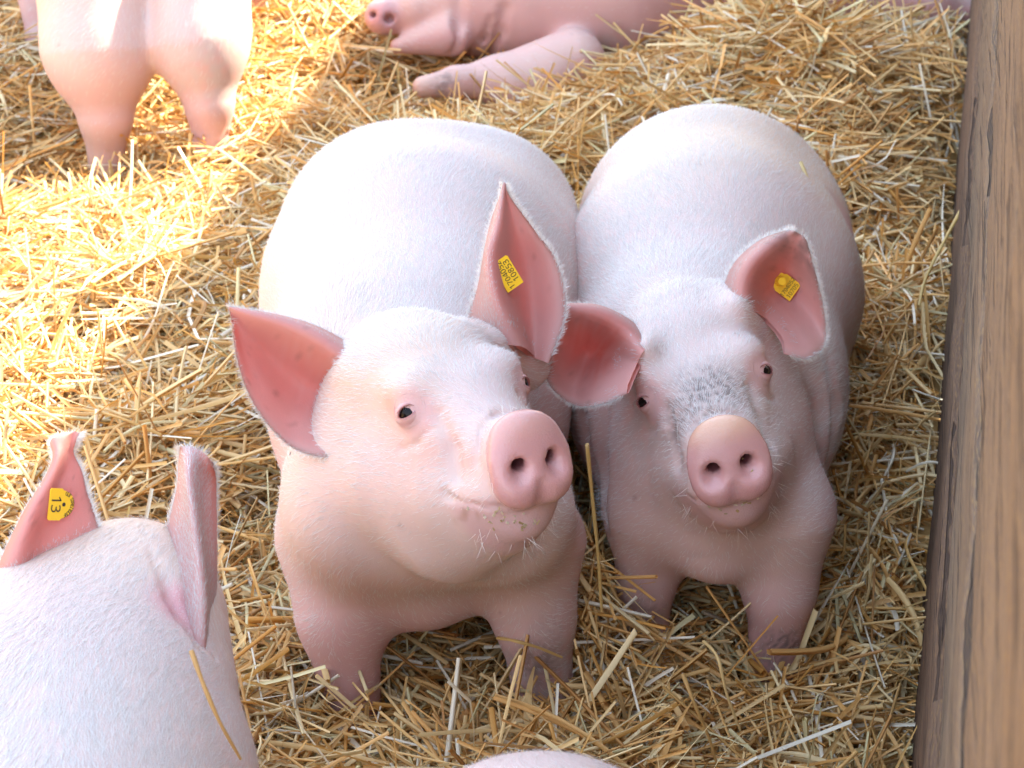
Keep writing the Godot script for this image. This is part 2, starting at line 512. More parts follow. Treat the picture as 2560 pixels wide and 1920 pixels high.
# ---------------------------------------------------------------- skin colours: pigment and soiling, plus some painted light and shade
func paint(g: Pig) -> void:
	var inv := g.head.affine_inverse()
	for i in g.v.size():
		var p := g.v[i]
		var w := noise.get_noise_3dv(p * 18.0) * 0.5 + 0.5
		var f := fine.get_noise_3dv(p * 380.0) * 0.5 + 0.5
		var c := Color(0.56, 0.34, 0.295).lerp(Color(0.61, 0.45, 0.385), w)
		# the skin is bare and pinker on the legs and the underside
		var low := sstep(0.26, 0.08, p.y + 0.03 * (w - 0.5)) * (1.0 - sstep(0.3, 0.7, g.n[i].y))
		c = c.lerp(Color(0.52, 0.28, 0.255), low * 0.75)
		var top := sstep(0.25, 0.85, g.n[i].y)  # upward faces turn paler and cooler: skylight put into the colour
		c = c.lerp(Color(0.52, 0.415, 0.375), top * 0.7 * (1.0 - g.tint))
		c = c.lerp(Color(0.57, 0.32, 0.29), g.tint * 0.75)
		# greyish and yellowish soiling in wide soft patches
		c = c.lerp(Color(0.57, 0.31, 0.28), sstep(0.5, 0.8, noise.get_noise_3dv(p * 32.0 + Vector3(50, 5, 5)) * 0.5 + 0.5) * 0.35 * (1.0 - top))
		var soil := noise.get_noise_3dv(p * 14.0 + Vector3(30, 7, 2)) * 0.5 + 0.5
		c = c.lerp(Color(0.45, 0.40, 0.36), sstep(0.5, 0.75, soil) * 0.5 * sstep(0.25, 0.65, f))
		c = c.lerp(Color(0.62, 0.45, 0.26), sstep(0.56, 0.85, noise.get_noise_3dv(p * 11.0 + Vector3(3, 77, 20)) * 0.5 + 0.5) * 0.42)
		var fur := lerpf(0.021, 0.011, low)
		var wet := 0.0
		if g.has_face:
			var l := inv * p
			if l.z > -0.16 and absf(l.x) < 0.2 and l.y > -0.2:
				fur = lerpf(fur, 0.015, sstep(-0.06, 0.06, l.z))
				var disc := sstep(0.186, 0.196, l.z - 0.16 * maxf(0.0, absf(l.y + 0.044) - 0.03)) * sstep(-0.101, -0.094, l.y)
				var lip := sstep(0.10, 0.135, l.z) * sstep(-0.072, -0.086, l.y)
				var ring := 0.0
				for s in [-1.0, 1.0]:
					ring = maxf(ring, sstep(0.042, 0.018, (l - Vector3(0.076 * s, 0.034, 0.078)).length()))
				c = c.lerp(Color(0.54, 0.31, 0.285), maxf(lip * 0.7, ring * 0.8))
				c = c.lerp(Color(0.49, 0.225, 0.21).lerp(Color(0.54, 0.29, 0.26), w), disc)
				wet = disc
				fur *= (1.0 - disc) * (1.0 - lip * 0.75) * (1.0 - ring * 0.9)
				# shade of the nostril holes, painted into the skin colour
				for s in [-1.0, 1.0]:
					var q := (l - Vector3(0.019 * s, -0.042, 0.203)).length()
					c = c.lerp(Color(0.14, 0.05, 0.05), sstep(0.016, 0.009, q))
				# grime along the mouth
				var mouth := sstep(0.02, 0.0, absf(l.y + 0.094)) * sstep(0.09, 0.11, l.z) * (1.0 - disc)
				c = c.lerp(Color(0.30, 0.16, 0.08), mouth * sstep(0.6, 0.8, f) * 0.5)
				c = c.lerp(Color(0.62, 0.40, 0.20), disc * sstep(-0.03, 0.01, l.y) * sstep(0.4, 0.7, w) * 0.5)
		for d: Array in g.pink:
			var far := (p - (d[0] as Vector3)).length() / float(d[1])
			c = c.lerp(Color(0.50, 0.24, 0.24), sstep(1.0, 0.2, far) * float(d[2]))
			fur *= lerpf(1.0, 0.3, sstep(1.0, 0.3, far))
		for d: Array in g.dirt_and_shade:
			var r := (p - (d[0] as Vector3)).length() / float(d[1])
			if r < 1.0:
				var much := float(d[2]) * sstep(1.0, 0.2, r) * (0.35 + 0.65 * sstep(0.42, 0.60, fine.get_noise_3dv(p * 1700.0) * 0.5 + 0.5)) * sstep(0.25, 0.6, 0.5 * f + 0.5 * w)
				c = c.lerp(Color(0.10, 0.08, 0.07), clampf(much, 0, 1))
		# specks
		c = c.lerp(Color(0.22, 0.12, 0.09), sstep(0.86, 0.95, f) * 0.45)
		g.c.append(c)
		g.fur.append(fur)
		g.wet.append(wet)

# ---------------------------------------------------------------- bristles
func bristles(g: Pig, v: PackedVector3Array, nn: PackedVector3Array, fur: PackedFloat32Array, idx: PackedInt32Array, per_m2: float, keep: Callable, buf: PackedFloat32Array, flows := PackedVector3Array()) -> PackedFloat32Array:
	var head_z := g.head.basis.z
	var carry := 0.0
	for t in range(0, idx.size(), 3):
		var a := idx[t]
		var b := idx[t + 1]
		var c := idx[t + 2]
		var f := fur[a]
		if f < 0.003: continue
		var A := v[a]
		if not keep.call(A, nn[a]): continue
		var ab := v[b] - A
		var ac := v[c] - A
		carry += ab.cross(ac).length() * 0.5 * per_m2
		var thin := 1.0 if flows.size() else (0.22 + 0.78 * sstep(-0.1, 0.75, nn[a].y)) * lerpf(0.45, 1.0, sstep(-0.35, 0.35, noise.get_noise_3dv(A * 28.0)))
		while carry > 0.0:
			carry -= 1.0
			if rng.randf() > thin: continue
			var x := rng.randf()
			var y := rng.randf()
			if x + y > 1.0:
				x = 1.0 - x
				y = 1.0 - y
			var p := A + ab * x + ac * y
			var n := nn[a]
			var fl := g.flow
			if flows.size(): fl = flows[a]
			elif g.has_face:
				var on := sstep(-0.20, -0.08, (p - g.head.origin).dot(head_z))
				fl = fl.lerp(-head_z + g.head.basis.x * (p - g.head.origin).dot(g.head.basis.x) * 5.0, on)
			var sw := noise.get_noise_3dv(p * 9.0) * 0.9 + noise.get_noise_3dv(p * 45.0 + Vector3(9, 1, 4)) * 0.7
			fl = fl.rotated(n, sw + rng.randfn(0.0, 0.22))
			var d := fl - n * fl.dot(n)
			if d.length_squared() < 1e-6: continue
			d = d.normalized()
			var tilt := 0.07 + rng.randf() * 0.17
			d = (d + n * tilt).normalized()
			var side := d.cross(n).normalized()
			var up := side.cross(d)
			var L := f * rng.randf_range(0.6, 1.25)
			var W := rng.randf_range(0.00026, 0.00050)
			var q := p - n * 0.0008 - g.root.position
			var s := rng.randf_range(0.75, 1.0)
			buf.append_array(PackedFloat32Array([d.x * L, up.x * L, side.x * W, q.x, d.y * L, up.y * L, side.y * W, q.y, d.z * L, up.z * L, side.z * W, q.z, 0.74 * s, 0.715 * s, 0.675 * s, 1.0]))
	return buf

# pale hairs standing out from the rim of an ear
func fringe(g: Pig, rows: Array, buf: PackedFloat32Array) -> PackedFloat32Array:
	for i in 1700:
		var s := rng.randf_range(0.03, 1.0)
		var e := 1.0 if rng.randf() < 0.5 else -1.0
		var t := 0.5 + e * rng.randf_range(0.465, 0.5)
		var p := ear_at(rows, s, t)
		var a := ear_at(rows, minf(s + 0.03, 1.0), t) - ear_at(rows, maxf(s - 0.03, 0.0), t)
		var o := p - ear_at(rows, s, t - e * 0.06)
		var n := ear_normal(rows, s, t)
		var d := (o.normalized() * rng.randf_range(0.4, 1.0) + a.normalized() * rng.randf_range(0.3, 0.9) + n * rng.randfn(0.0, 0.35)).normalized()
		var side := d.cross(n).normalized()
		var up := side.cross(d)
		var L := rng.randf_range(0.004, 0.012)
		var W := rng.randf_range(0.0003, 0.0005)
		p -= g.root.position
		buf.append_array(PackedFloat32Array([d.x * L, up.x * L, side.x * W, p.x, d.y * L, up.y * L, side.y * W, p.y, d.z * L, up.z * L, side.z * W, p.z, 0.72, 0.68, 0.62, 1.0]))
	return buf

func multi(called: String, mesh: Mesh, buf: PackedFloat32Array, m: Material, parent: Node3D) -> MultiMeshInstance3D:
	var mm := MultiMesh.new()
	mm.transform_format = MultiMesh.TRANSFORM_3D
	mm.use_colors = true
	mm.mesh = mesh
	mm.instance_count = buf.size() / 16
	mm.buffer = buf
	var o := MultiMeshInstance3D.new()
	o.name = called
	o.multimesh = mm
	o.material_override = m
	o.set_meta("kind", "stuff")
	parent.add_child(o, true)
	return o

func finish(g: Pig, per_m2: float, keep: Callable) -> void:
	net(g)
	paint(g)
	var off := g.root.position
	var v := g.v.duplicate()
	for i in v.size(): v[i] -= off
	var dry := PackedInt32Array()
	var moist := PackedInt32Array()
	for t in range(0, g.idx.size(), 3):
		var tri := g.idx.slice(t, t + 3)
		if g.wet[tri[0]] > 0.5: moist.append_array(tri)
		else: dry.append_array(tri)
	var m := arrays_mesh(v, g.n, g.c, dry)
	m.surface_set_material(0, skin_mat)
	if moist.size():
		var a := []
		a.resize(Mesh.ARRAY_MAX)
		a[Mesh.ARRAY_VERTEX] = v
		a[Mesh.ARRAY_NORMAL] = g.n
		a[Mesh.ARRAY_COLOR] = g.c
		a[Mesh.ARRAY_INDEX] = moist
		m.add_surface_from_arrays(Mesh.PRIMITIVE_TRIANGLES, a)
		m.surface_set_material(1, nose_mat)
	if g.ear_v.size():
		var ev := g.ear_v.duplicate()
		for i in ev.size(): ev[i] -= off
		var a := []
		a.resize(Mesh.ARRAY_MAX)
		a[Mesh.ARRAY_VERTEX] = ev
		a[Mesh.ARRAY_NORMAL] = g.ear_n
		a[Mesh.ARRAY_COLOR] = g.ear_c
		a[Mesh.ARRAY_INDEX] = g.ear_i
		m.add_surface_from_arrays(Mesh.PRIMITIVE_TRIANGLES, a)
		m.surface_set_material(m.get_surface_count() - 1, ear_mat)
	part("body", m, null, g.root)
	if per_m2 > 0.0:
		var buf := PackedFloat32Array()
		buf = bristles(g, g.v, g.n, g.fur, g.idx, per_m2, keep, buf)
		if g.ear_v.size():
			buf = bristles(g, g.ear_v, g.ear_n, g.ear_fur, g.ear_i, per_m2 * 1.7, keep, buf, g.ear_flow)
		for rows: Array in g.ears: buf = fringe(g, rows, buf)
		if g.has_face:
			buf.append_array(whiskers(g, [Vector3(0.05, -0.05, 0.16), Vector3(-0.05, -0.05, 0.16), Vector3(0, -0.12, 0.13), Vector3(0.04, -0.1, 0.12), Vector3(-0.04, -0.1, 0.12), Vector3(0, 0.01, 0.18)], [Vector3(1, -0.2, 0.2), Vector3(-1, -0.2, 0.2), Vector3(0, -1, 0.4), Vector3(0.6, -0.8, 0.3), Vector3(-0.6, -0.8, 0.3), Vector3(0, 1, 0.3)], 70))
		multi("bristles", hair_mesh, buf, hair_mat, g.root)
	pigs.append(g)

func new_pig(label: String, at: Vector3) -> Pig:
	var g := Pig.new()
	g.root = thing("pig", label, "pig", at, "pigs in the straw pen")
	return g

# ---------------------------------------------------------------- ear tags
func outline_plate(pts: PackedVector2Array, depth: float) -> ArrayMesh:
	var tri := Geometry2D.triangulate_polygon(pts)
	var st := SurfaceTool.new()
	st.begin(Mesh.PRIMITIVE_TRIANGLES)
	st.set_smooth_group(-1)
	for side in [1.0, -1.0]:
		for t in range(0, tri.size(), 3):
			var q := [tri[t], tri[t + 1], tri[t + 2]]
			var a: Vector2 = pts[q[1]] - pts[q[0]]
			var b: Vector2 = pts[q[2]] - pts[q[0]]
			if (a.cross(b) > 0.0) == (side > 0.0): q.reverse()
			for i: int in q: st.add_vertex(Vector3(pts[i].x, pts[i].y, depth * 0.5 * side))
	for i in pts.size():
		var a := pts[i]
		var b := pts[(i + 1) % pts.size()]
		var v := [Vector3(a.x, a.y, depth * 0.5), Vector3(b.x, b.y, depth * 0.5), Vector3(b.x, b.y, -depth * 0.5), Vector3(a.x, a.y, -depth * 0.5)]
		for k in [0, 2, 1, 0, 3, 2]: st.add_vertex(v[k])
	st.generate_normals()
	return st.commit()

func words(text: String, size: float, parent: Node3D, at: Vector3, turn := 0.0) -> void:
	var tm := TextMesh.new()
	var fnt := SystemFont.new()
	fnt.font_names = PackedStringArray(["Droid Sans"])
	tm.font = fnt
	tm.text = text
	tm.font_size = 64
	tm.pixel_size = size / 64.0
	tm.depth = 0.0003
	tm.curve_step = 1.0
	var o := part("lettering", tm, ink_mat, parent)
	o.position = at
	o.rotation.z = turn

func tag_frame(rows: Array, s: float, t: float, reading: Vector3, front: float, off: Vector3, lean := 0.0, lift := 0.0065) -> Transform3D:
	var p := ear_at(rows, s, t)
	var n := ear_normal(rows, s, t) * front
	n = n.lerp((Vector3(0, 1.9, 0) - p).normalized(), lean).normalized()
	var x := (reading - n * reading.dot(n)).normalized()
	return Transform3D(Basis(x, n.cross(x), n), p + n * lift - off)

# ---------------------------------------------------------------- straw
func straw_shape(kind: int) -> ArrayMesh:
	var st := SurfaceTool.new()
	st.begin(Mesh.PRIMITIVE_TRIANGLES)
	st.set_smooth_group(0)
	var segs := 7
	var across := 5 if kind < 5 else 3
	var closed := kind < 3
	var rings: Array = []
	for i in segs + 1:
		var x := i / float(segs)
		var y := 0.0
		var zc := 0.0
		var w := 1.0
		var tw := 0.0
		match kind:
			0: y = 0.03 * sin(x * PI)
			1: y = 0.08 * sin(x * PI); zc = 2.0 * sin(x * 3.0)
			2: y = 0.45 * maxf(0.0, x - 0.55); zc = -3.0 * maxf(0.0, x - 0.55)
			3: y = 0.06 * sin(x * 5.0); w = 1.0 - 0.3 * x
			4: y = -0.35 * maxf(0.0, x - 0.4); zc = 8.0 * maxf(0.0, x - 0.4)
			5: y = 0.12 * sin(x * PI); w = sin(PI * clampf(x * 0.9 + 0.08, 0, 1)) * 1.3; tw = 1.3 * x
			6: y = 0.10 * sin(x * 7.0); zc = 5.0 * sin(x * 4.0); w = 0.8 - 0.5 * x; tw = 2.5 * x
			7: y = 0.2 * x * x; w = 1.3 - 1.1 * x; zc = 6.0 * x * x; tw = 0.4
			8: y = 0.18 * absf(x - 0.35) ; w = 0.9
			9: y = 0.05 * sin(x * 9.0); zc = 9.0 * x * x; w = 0.45; tw = 0.8 * x
		var ring: Array = []
		for j in across:
			var r := Vector2.ZERO
			if closed:
				var a := TAU * j / across
				r = Vector2(cos(a), sin(a)) * 0.5
			else:
				var u := j / float(across - 1) - 0.5
				r = Vector2(u, 0.8 * (0.25 - u * u)) if kind != 8 else Vector2(u * 0.8, 1.8 * (0.25 - u * u))
			r = r.rotated(tw) * w
			ring.append(Vector3(x - 0.5, y * 34.0 + r.y, r.x + zc))
		rings.append(ring)
	for i in segs:
		for j in (across if closed else across - 1):
			var k := (j + 1) % across
			var a: Vector3 = rings[i][j]
			var b: Vector3 = rings[i + 1][j]
			var c: Vector3 = rings[i + 1][k]
			var d: Vector3 = rings[i][k]
			for p: Vector3 in [a, c, b, a, d, c]: st.add_vertex(p)
	st.index()
	st.generate_normals()
	return st.commit()

func bump(x: float, z: float, cx: float, cz: float, rx: float, rz: float) -> float:
	var a := (x - cx) / rx
	var b := (z - cz) / rz
	return exp(-a * a - b * b)

func ground_h(x: float, z: float) -> float:
	var h := 0.075 * noise.get_noise_2d(x * 22.0, z * 22.0) + 0.035 * noise.get_noise_2d(x * 70.0, z * 70.0)
	h += 0.16 * bump(x, z, 0.62, -4.55, 0.4, 0.3)       # heap in front of the lying pig
	h += 0.08 * bump(x, z, 0.72, -3.0, 0.14, 0.9)       # banked against the boards
	h += 0.10 * bump(x, z, 0.095, -2.52, 0.06, 0.16)    # between the two pigs
	h += 0.05 * bump(x, z, -0.05, -2.17, 0.5, 0.10)
	h += 0.015 * bump(x, z, 0.36, -2.33, 0.3, 0.10)     # before the feet
	h += 0.07 * bump(x, z, -0.62, -3.0, 0.2, 0.7)
	h += 0.06 * bump(x, z, -0.1, -4.0, 0.6, 0.2)
	h -= 0.13 * bump(x, z, -0.12, -4.75, 0.4, 0.25)
	h -= 0.09 * bump(x, z, -0.76, -4.15, 0.28, 0.3)
	h -= 0.06 * bump(x, z, 0.05, -2.37, 0.09, 0.10)
	h -= 0.05 * bump(x, z, -0.08, -2.62, 0.13, 0.14)
	h -= 0.04 * bump(x, z, 0.28, -2.68, 0.10, 0.14)
	return h

func wall_x(z: float) -> float:
	return WALL_X0 + (z - WALL_Z0) * WALL_SLOPE

func inside_pig(p: Vector3) -> bool:
	for g: Pig in pigs:
		if g.box.has_point(p) and field(p, g.prims) < 0.004: return true
	return false

const STRAW_COLORS := [Color(0.72, 0.42, 0.14), Color(0.66, 0.34, 0.08), Color(0.78, 0.55, 0.24), Color(0.82, 0.66, 0.35), Color(0.70, 0.62, 0.33), Color(0.84, 0.78, 0.60), Color(0.48, 0.24, 0.07), Color(0.76, 0.47, 0.16)]

func straw_color() -> Color:
	var r := rng.randf()
	var i := 0
	if r < 0.20: i = 0
	elif r < 0.28: i = 1
	elif r < 0.50: i = 2
	elif r < 0.68: i = 3
	elif r < 0.75: i = 4
	elif r < 0.84: i = 5
	elif r < 0.89: i = 6
	else: i = 7
	var c: Color = STRAW_COLORS[i]
	return c * rng.randf_range(0.78, 1.14)

func scatter_straw() -> void:
	var bed := thing("straw", "loose golden straw bedding spread thickly over the whole pen floor", "straw")
	bed.set_meta("kind", "stuff")
	var bufs: Array[PackedFloat32Array] = []
	for k in 10: bufs.append(PackedFloat32Array())
	var placed := 0
	var tries := 0
	while placed < STRAWS and tries < STRAWS * 3:
		tries += 1
		# more of them near the camera's side, evenly over what the picture can hold
		var z := -1.55 - 4.9 * pow(rng.randf(), 1.15)
		var half := 0.62 + 0.30 * (-z - 1.55)
		var x := rng.randf_range(-half - 0.25, half)
		if x > wall_x(z) - 0.012: continue
		var layer := rng.randf()
		var y := ground_h(x, z) - 0.05 + 0.085 * layer
		var L := rng.randf_range(0.06, 0.22) if rng.randf() < 0.65 else rng.randf_range(0.20, 0.36)
		var W := rng.randf_range(0.0026, 0.0066)
		if rng.randf() < 0.08: W *= 1.6
		var clump := noise.get_noise_2d(x * 30.0 + 500.0, z * 30.0) * 5.0
		var yaw := clump + rng.randfn(0.0, 0.8)
		var pitch := rng.randfn(0.0, 0.22)
		if rng.randf() < 0.22: pitch = rng.randfn(0.0, 0.6)
		pitch *= 0.6 + 0.4 * layer
		var b := Basis(Vector3.UP, yaw) * Basis(Vector3.BACK, pitch) * Basis(Vector3.RIGHT, rng.randf() * TAU)
		var p := Vector3(x, y, z)
		var e := b.x * L * 0.5
		if inside_pig(p) or inside_pig(p + e * 0.8) or inside_pig(p - e * 0.8): continue
		var lim := wall_x(z) - 0.006
		if (p + e).x > lim or (p - e).x > lim: 
			if rng.randf() < 0.9: continue
		placed += 1
		var X := b.x * L
		var Y := b.y * W
		var Z := b.z * W
		var c := straw_color()
		var kind := rng.randi() % 5 if rng.randf() < 0.68 else 5 + rng.randi() % 5
		bufs[kind].append_array(PackedFloat32Array([X.x, Y.x, Z.x, p.x, X.y, Y.y, Z.y, p.y, X.z, Y.z, Z.z, p.z, c.r, c.g, c.b, 1.0]))
	for k in 10:
		multi("straw_stalks", straw_shape(k), bufs[k], straw_mat, bed)

# a single stalk that can be told apart, bent through the given points
func stalk(label: String, pts: Array, width: float, c: Color) -> void:
	var st := SurfaceTool.new()
	st.begin(Mesh.PRIMITIVE_TRIANGLES)
	st.set_smooth_group(0)
	var o: Vector3 = pts[0]
	var N := 14
	var prev: Array = []
	for i in N + 1:
		var t := i / float(N)
		var p := along(pts, t)
		var d := (along(pts, minf(t + 0.03, 1.0)) - along(pts, maxf(t - 0.03, 0.0))).normalized()
		var s := d.cross(Vector3(0.1, 0.9, 0.4)).normalized()
		var u := s.cross(d)
		var w := width * (1.0 - 0.25 * t) * (1.0 + 0.12 * sin(t * 17.0)) * 0.5
		var ring: Array = []
		for j in 6:
			var a := TAU * j / 6.0
			ring.append(p + (s * cos(a) + u * sin(a) * 0.7) * w - o)
		if i > 0:
			for j in 6:
				var k := (j + 1) % 6
				for q: Vector3 in [prev[j], ring[k], ring[j], prev[j], prev[k], ring[k]]:
					st.add_vertex(q)
		prev = ring
	st.index()
	st.generate_normals()
	var m := straw_mat.duplicate() as StandardMaterial3D
	m.vertex_color_use_as_albedo = false
	m.albedo_color = c.linear_to_srgb()
	var r := MeshInstance3D.new()
	r.name = numbered("straw_stalk")
	r.mesh = st.commit()
	r.material_override = m
	r.position = o
	tag(r, label, "straw stalk")
	add_child(r, true)

# ---------------------------------------------------------------- the board wall
func grain_images() -> Array:
	var W := 512
	var H := 512
	var im := Image.create(W, H, false, Image.FORMAT_RGB8)
	var hm := Image.create(W, H, false, Image.FORMAT_L8)
	for y in H:
		for x in W:
			# x runs along the board, y across it
			var wob := noise.get_noise_2d(x * 0.25, y * 0.3) * 6.0
			var big := fine.get_noise_2d(x * 0.03 + 40.0, (y + wob) * 0.22) * 0.5 + 0.5
			var g := fine.get_noise_2d(x * 0.05, (y + wob) * 1.3) * 0.5 + 0.5
			var g2 := fine.get_noise_2d(x * 0.25 + 300.0, (y + wob) * 4.0) * 0.5 + 0.5
			var blot := noise.get_noise_2d(x * 0.4 + 900.0, y * 0.4) * 0.5 + 0.5
			var crack := sstep(0.62, 0.74, fine.get_noise_2d(x * 0.03 + 77.0, (y + wob) * 0.7 + 1000.0) * 0.5 + 0.5)
			var spk := sstep(0.58, 0.75, fine.get_noise_2d(x * 1.2, y * 4.0 + 500.0) * 0.5 + 0.5)
			var c := Color(0.16, 0.10, 0.07).lerp(Color(0.46, 0.31, 0.19), clampf(0.45 * big + 0.35 * g + 0.4 * g2 - 0.1, 0, 1))
			c = c.lerp(Color(0.25, 0.19, 0.16), blot * 0.5)
			c = c.lerp(Color(0.55, 0.37, 0.15), spk * 0.5)
			c = c.lerp(Color(0.05, 0.035, 0.03), crack * 0.7)
			var h := clampf(0.3 + 0.35 * g + 0.3 * g2 + 0.1 * big - crack * 0.6, 0, 1)
			hm.set_pixel(x, y, Color(h, h, h))
			im.set_pixel(x, y, c.linear_to_srgb())
	return [im, hm]

# boards run along x from 0 to «long», up y, with their face at z = 0 looking to -z; edges uneven
func board(long: float, y0: float, y1: float, thick: float, seed_at: float) -> ArrayMesh:
	var v := PackedVector3Array()
	var uv := PackedVector2Array()
	var idx := PackedInt32Array()
	var N := 60
	var prof := [Vector2(y0, thick), Vector2(y0, 0.012), Vector2(y0 + 0.004, 0.003), Vector2(y0 + 0.012, 0.0)]
	var M := 5
	for j in range(1, M): prof.append(Vector2(lerpf(y0 + 0.012, y1 - 0.012, j / float(M)), 0.0))
	prof.append_array([Vector2(y1 - 0.012, 0.0), Vector2(y1 - 0.004, 0.003), Vector2(y1, 0.012), Vector2(y1, thick)])
	var K := prof.size()
	for i in N + 1:
		var x := long * i / N
		for j in K:
			var q: Vector2 = prof[j]
			var e := 0.004 * noise.get_noise_2d(x * 60.0 + seed_at, q.y * 20.0) + 0.003 * noise.get_noise_2d(x * 200.0 + seed_at, q.x * 200.0)
			v.append(Vector3(x, q.x + e * 0.6, q.y + e))
			uv.append(Vector2(x * 0.9 + seed_at * 0.137, (q.x + q.y) * 2.2 + seed_at * 0.31))
	for i in N:
		for j in K - 1:
			var a := i * K + j
			idx.append_array(PackedInt32Array([a, a + K + 1, a + 1, a, a + K, a + K + 1]))
	for e in [0, N]:
		for j in range(1, K - 1):
			var a: int = e * K
			var q := [a, a + j, a + j + 1]
			if e == N: q.reverse()
			idx.append_array(PackedInt32Array(q))
	var st := SurfaceTool.new()
	st.begin(Mesh.PRIMITIVE_TRIANGLES)
	for i in idx:
		st.set_uv(uv[i])
		st.set_smooth_group(0)
		st.add_vertex(v[i])
	st.index()
	st.generate_normals()
	st.generate_tangents()
	return st.commit()

const WALL_X0 := 0.544
const WALL_Z0 := -2.264
const WALL_SLOPE := -0.2085
const STRAWS := 105000
const WALL_H := 1.88

func _ready() -> void:
	# ------------------------------------------------ camera, sky, sun, exposure
	var cam := Camera3D.new()
	cam.name = "camera"
	cam.position = Vector3(0, 1.9, 0)
	cam.rotation_degrees = Vector3(-30, 0, 0)
	cam.near = 0.05
	cam.far = 200.0
	cam.fov = 20.0
	var lens := CameraAttributesPhysical.new()
	lens.frustum_focal_length = 99.25
	lens.frustum_near = 0.05
	lens.frustum_far = 200.0
	lens.frustum_focus_distance = 2.75
	lens.exposure_aperture = 14.0
	cam.attributes = lens
	add_child(cam)
	cam.fov = 20.0
	cam.current = true
	var env := Environment.new()
	env.background_mode = Environment.BG_SKY
	var sky := Sky.new()
	var sm := ProceduralSkyMaterial.new()
	sm.sky_top_color = Color(0.70, 0.77, 0.89)
	sm.sky_horizon_color = Color(0.93, 0.91, 0.88)
	sm.sky_curve = 0.2
	sm.ground_bottom_color = Color(0.35, 0.30, 0.22)
	sm.ground_horizon_color = Color(0.55, 0.52, 0.45)
	sm.sky_energy_multiplier = 0.9
	sm.ground_energy_multiplier = 0.5
	sky.sky_material = sm
	env.sky = sky
	env.tonemap_mode = Environment.TONE_MAPPER_LINEAR
	env.tonemap_exposure = 5.9
	env.sdfgi_enabled = true
	env.ssao_enabled = true
	env.ssil_enabled = true
	var we := WorldEnvironment.new()
	we.name = "world"
	we.environment = env
	add_child(we)
	var sun := DirectionalLight3D.new()
	sun.name = "sun"
	sun.light_energy = 1.6
	sun.light_color = Color(1.0, 0.95, 0.87)
	sun.light_angular_distance = 1.2
	sun.shadow_enabled = true
	var to_sun := Vector3(0.84, 0.0, -0.54).normalized() * cos(deg_to_rad(42.0)) + Vector3(0, sin(deg_to_rad(42.0)), 0)
	add_child(sun)
	sun.look_at_from_position(to_sun * 10.0, Vector3.ZERO)

	rng.seed = 11
	noise.seed = 5
	noise.frequency = 0.1
	noise.fractal_octaves = 2
	fine.seed = 9
	fine.frequency = 0.08
	fine.fractal_octaves = 2

	# ------------------------------------------------ materials
	skin_mat = mat(Color(1, 1, 1), 0.55, 0.4)
	skin_mat.vertex_color_use_as_albedo = true
	skin_mat.subsurf_scatter_enabled = true
	skin_mat.subsurf_scatter_strength = 0.2
	var bumps := NoiseTexture2D.new()
	var bn := FastNoiseLite.new()
	bn.frequency = 0.05
	bn.fractal_octaves = 4
	bumps.noise = bn
	bumps.width = 512
	bumps.height = 512
	bumps.seamless = true
	bumps.as_normal_map = true
	bumps.bump_strength = 4.0
	skin_mat.normal_enabled = true
	skin_mat.normal_texture = bumps
	skin_mat.normal_scale = 0.6
	skin_mat.uv1_triplanar = true
	skin_mat.uv1_scale = Vector3(13, 13, 13)
	nose_mat = skin_mat.duplicate()
	nose_mat.roughness = 0.27
	nose_mat.metallic_specular = 0.5
	nose_mat.normal_scale = 0.7
	ear_mat = skin_mat.duplicate()
	ear_mat.subsurf_scatter_enabled = false
	ear_mat.backlight_enabled = true
	ear_mat.backlight = Color(1.0, 0.42, 0.34).linear_to_srgb()
	hair_mat = mat(Color(0.9, 0.86, 0.82), 0.45, 0.5)
	hair_mat.vertex_color_use_as_albedo = true
	hair_mat.albedo_color = Color.WHITE
	hair_mat.cull_mode = BaseMaterial3D.CULL_DISABLED
	hair_mat.backlight_enabled = true
	hair_mat.backlight = Color(0.6, 0.6, 0.6)
	eye_mat = mat(Color(0.006, 0.004, 0.004), 0.15, 0.3)
	tag_mat = mat(Color(0.85, 0.50, 0.02), 0.4, 0.5)
	ink_mat = mat(Color(0.05, 0.035, 0.03), 0.6, 0.3)
	straw_mat = mat(Color(1, 1, 1), 0.5, 0.45)
	straw_mat.vertex_color_use_as_albedo = true
	straw_mat.cull_mode = BaseMaterial3D.CULL_DISABLED
	straw_mat.backlight_enabled = true
	straw_mat.backlight = Color(0.45, 0.36, 0.2).linear_to_srgb()
	var hs := SurfaceTool.new()
	hs.begin(Mesh.PRIMITIVE_TRIANGLES)
	hs.set_color(Color.WHITE)
	hs.set_smooth_group(0)
	var hp := [[0.0, 0.0, 0.5], [0.35, 0.03, 0.5], [0.7, 0.02, 0.36], [1.0, -0.06, 0.0]]
	for i in 3:
		var a0 := Vector3(hp[i][0], hp[i][1], -hp[i][2])
		var a1 := Vector3(hp[i][0], hp[i][1], hp[i][2])
		var b0 := Vector3(hp[i + 1][0], hp[i + 1][1], -hp[i + 1][2])
		var b1 := Vector3(hp[i + 1][0], hp[i + 1][1], hp[i + 1][2])
		for p: Vector3 in [a0, b0, a1, a1, b0, b1]: hs.add_vertex(p)
	hs.index()
	hs.generate_normals()
	hair_mesh = hs.commit()

	# ------------------------------------------------ ground
	var gs := SurfaceTool.new()
	gs.begin(Mesh.PRIMITIVE_TRIANGLES)
	gs.set_smooth_group(0)
	var ga := PackedVector3Array()
	var GX := 90
	var GZ := 110
	for i in GZ + 1:
		for j in GX + 1:
			var x := -2.6 + 4.4 * j / GX
			var z := -0.8 - 6.6 * i / GZ
			var out := maxf(sstep(-2.2, -2.6, x), maxf(sstep(1.5, 1.8, x), maxf(sstep(-1.1, -0.8, z), sstep(-7.0, -7.4, z))))
			ga.append(Vector3(x, lerpf(ground_h(x, z) - 0.05, -0.06, out), z))
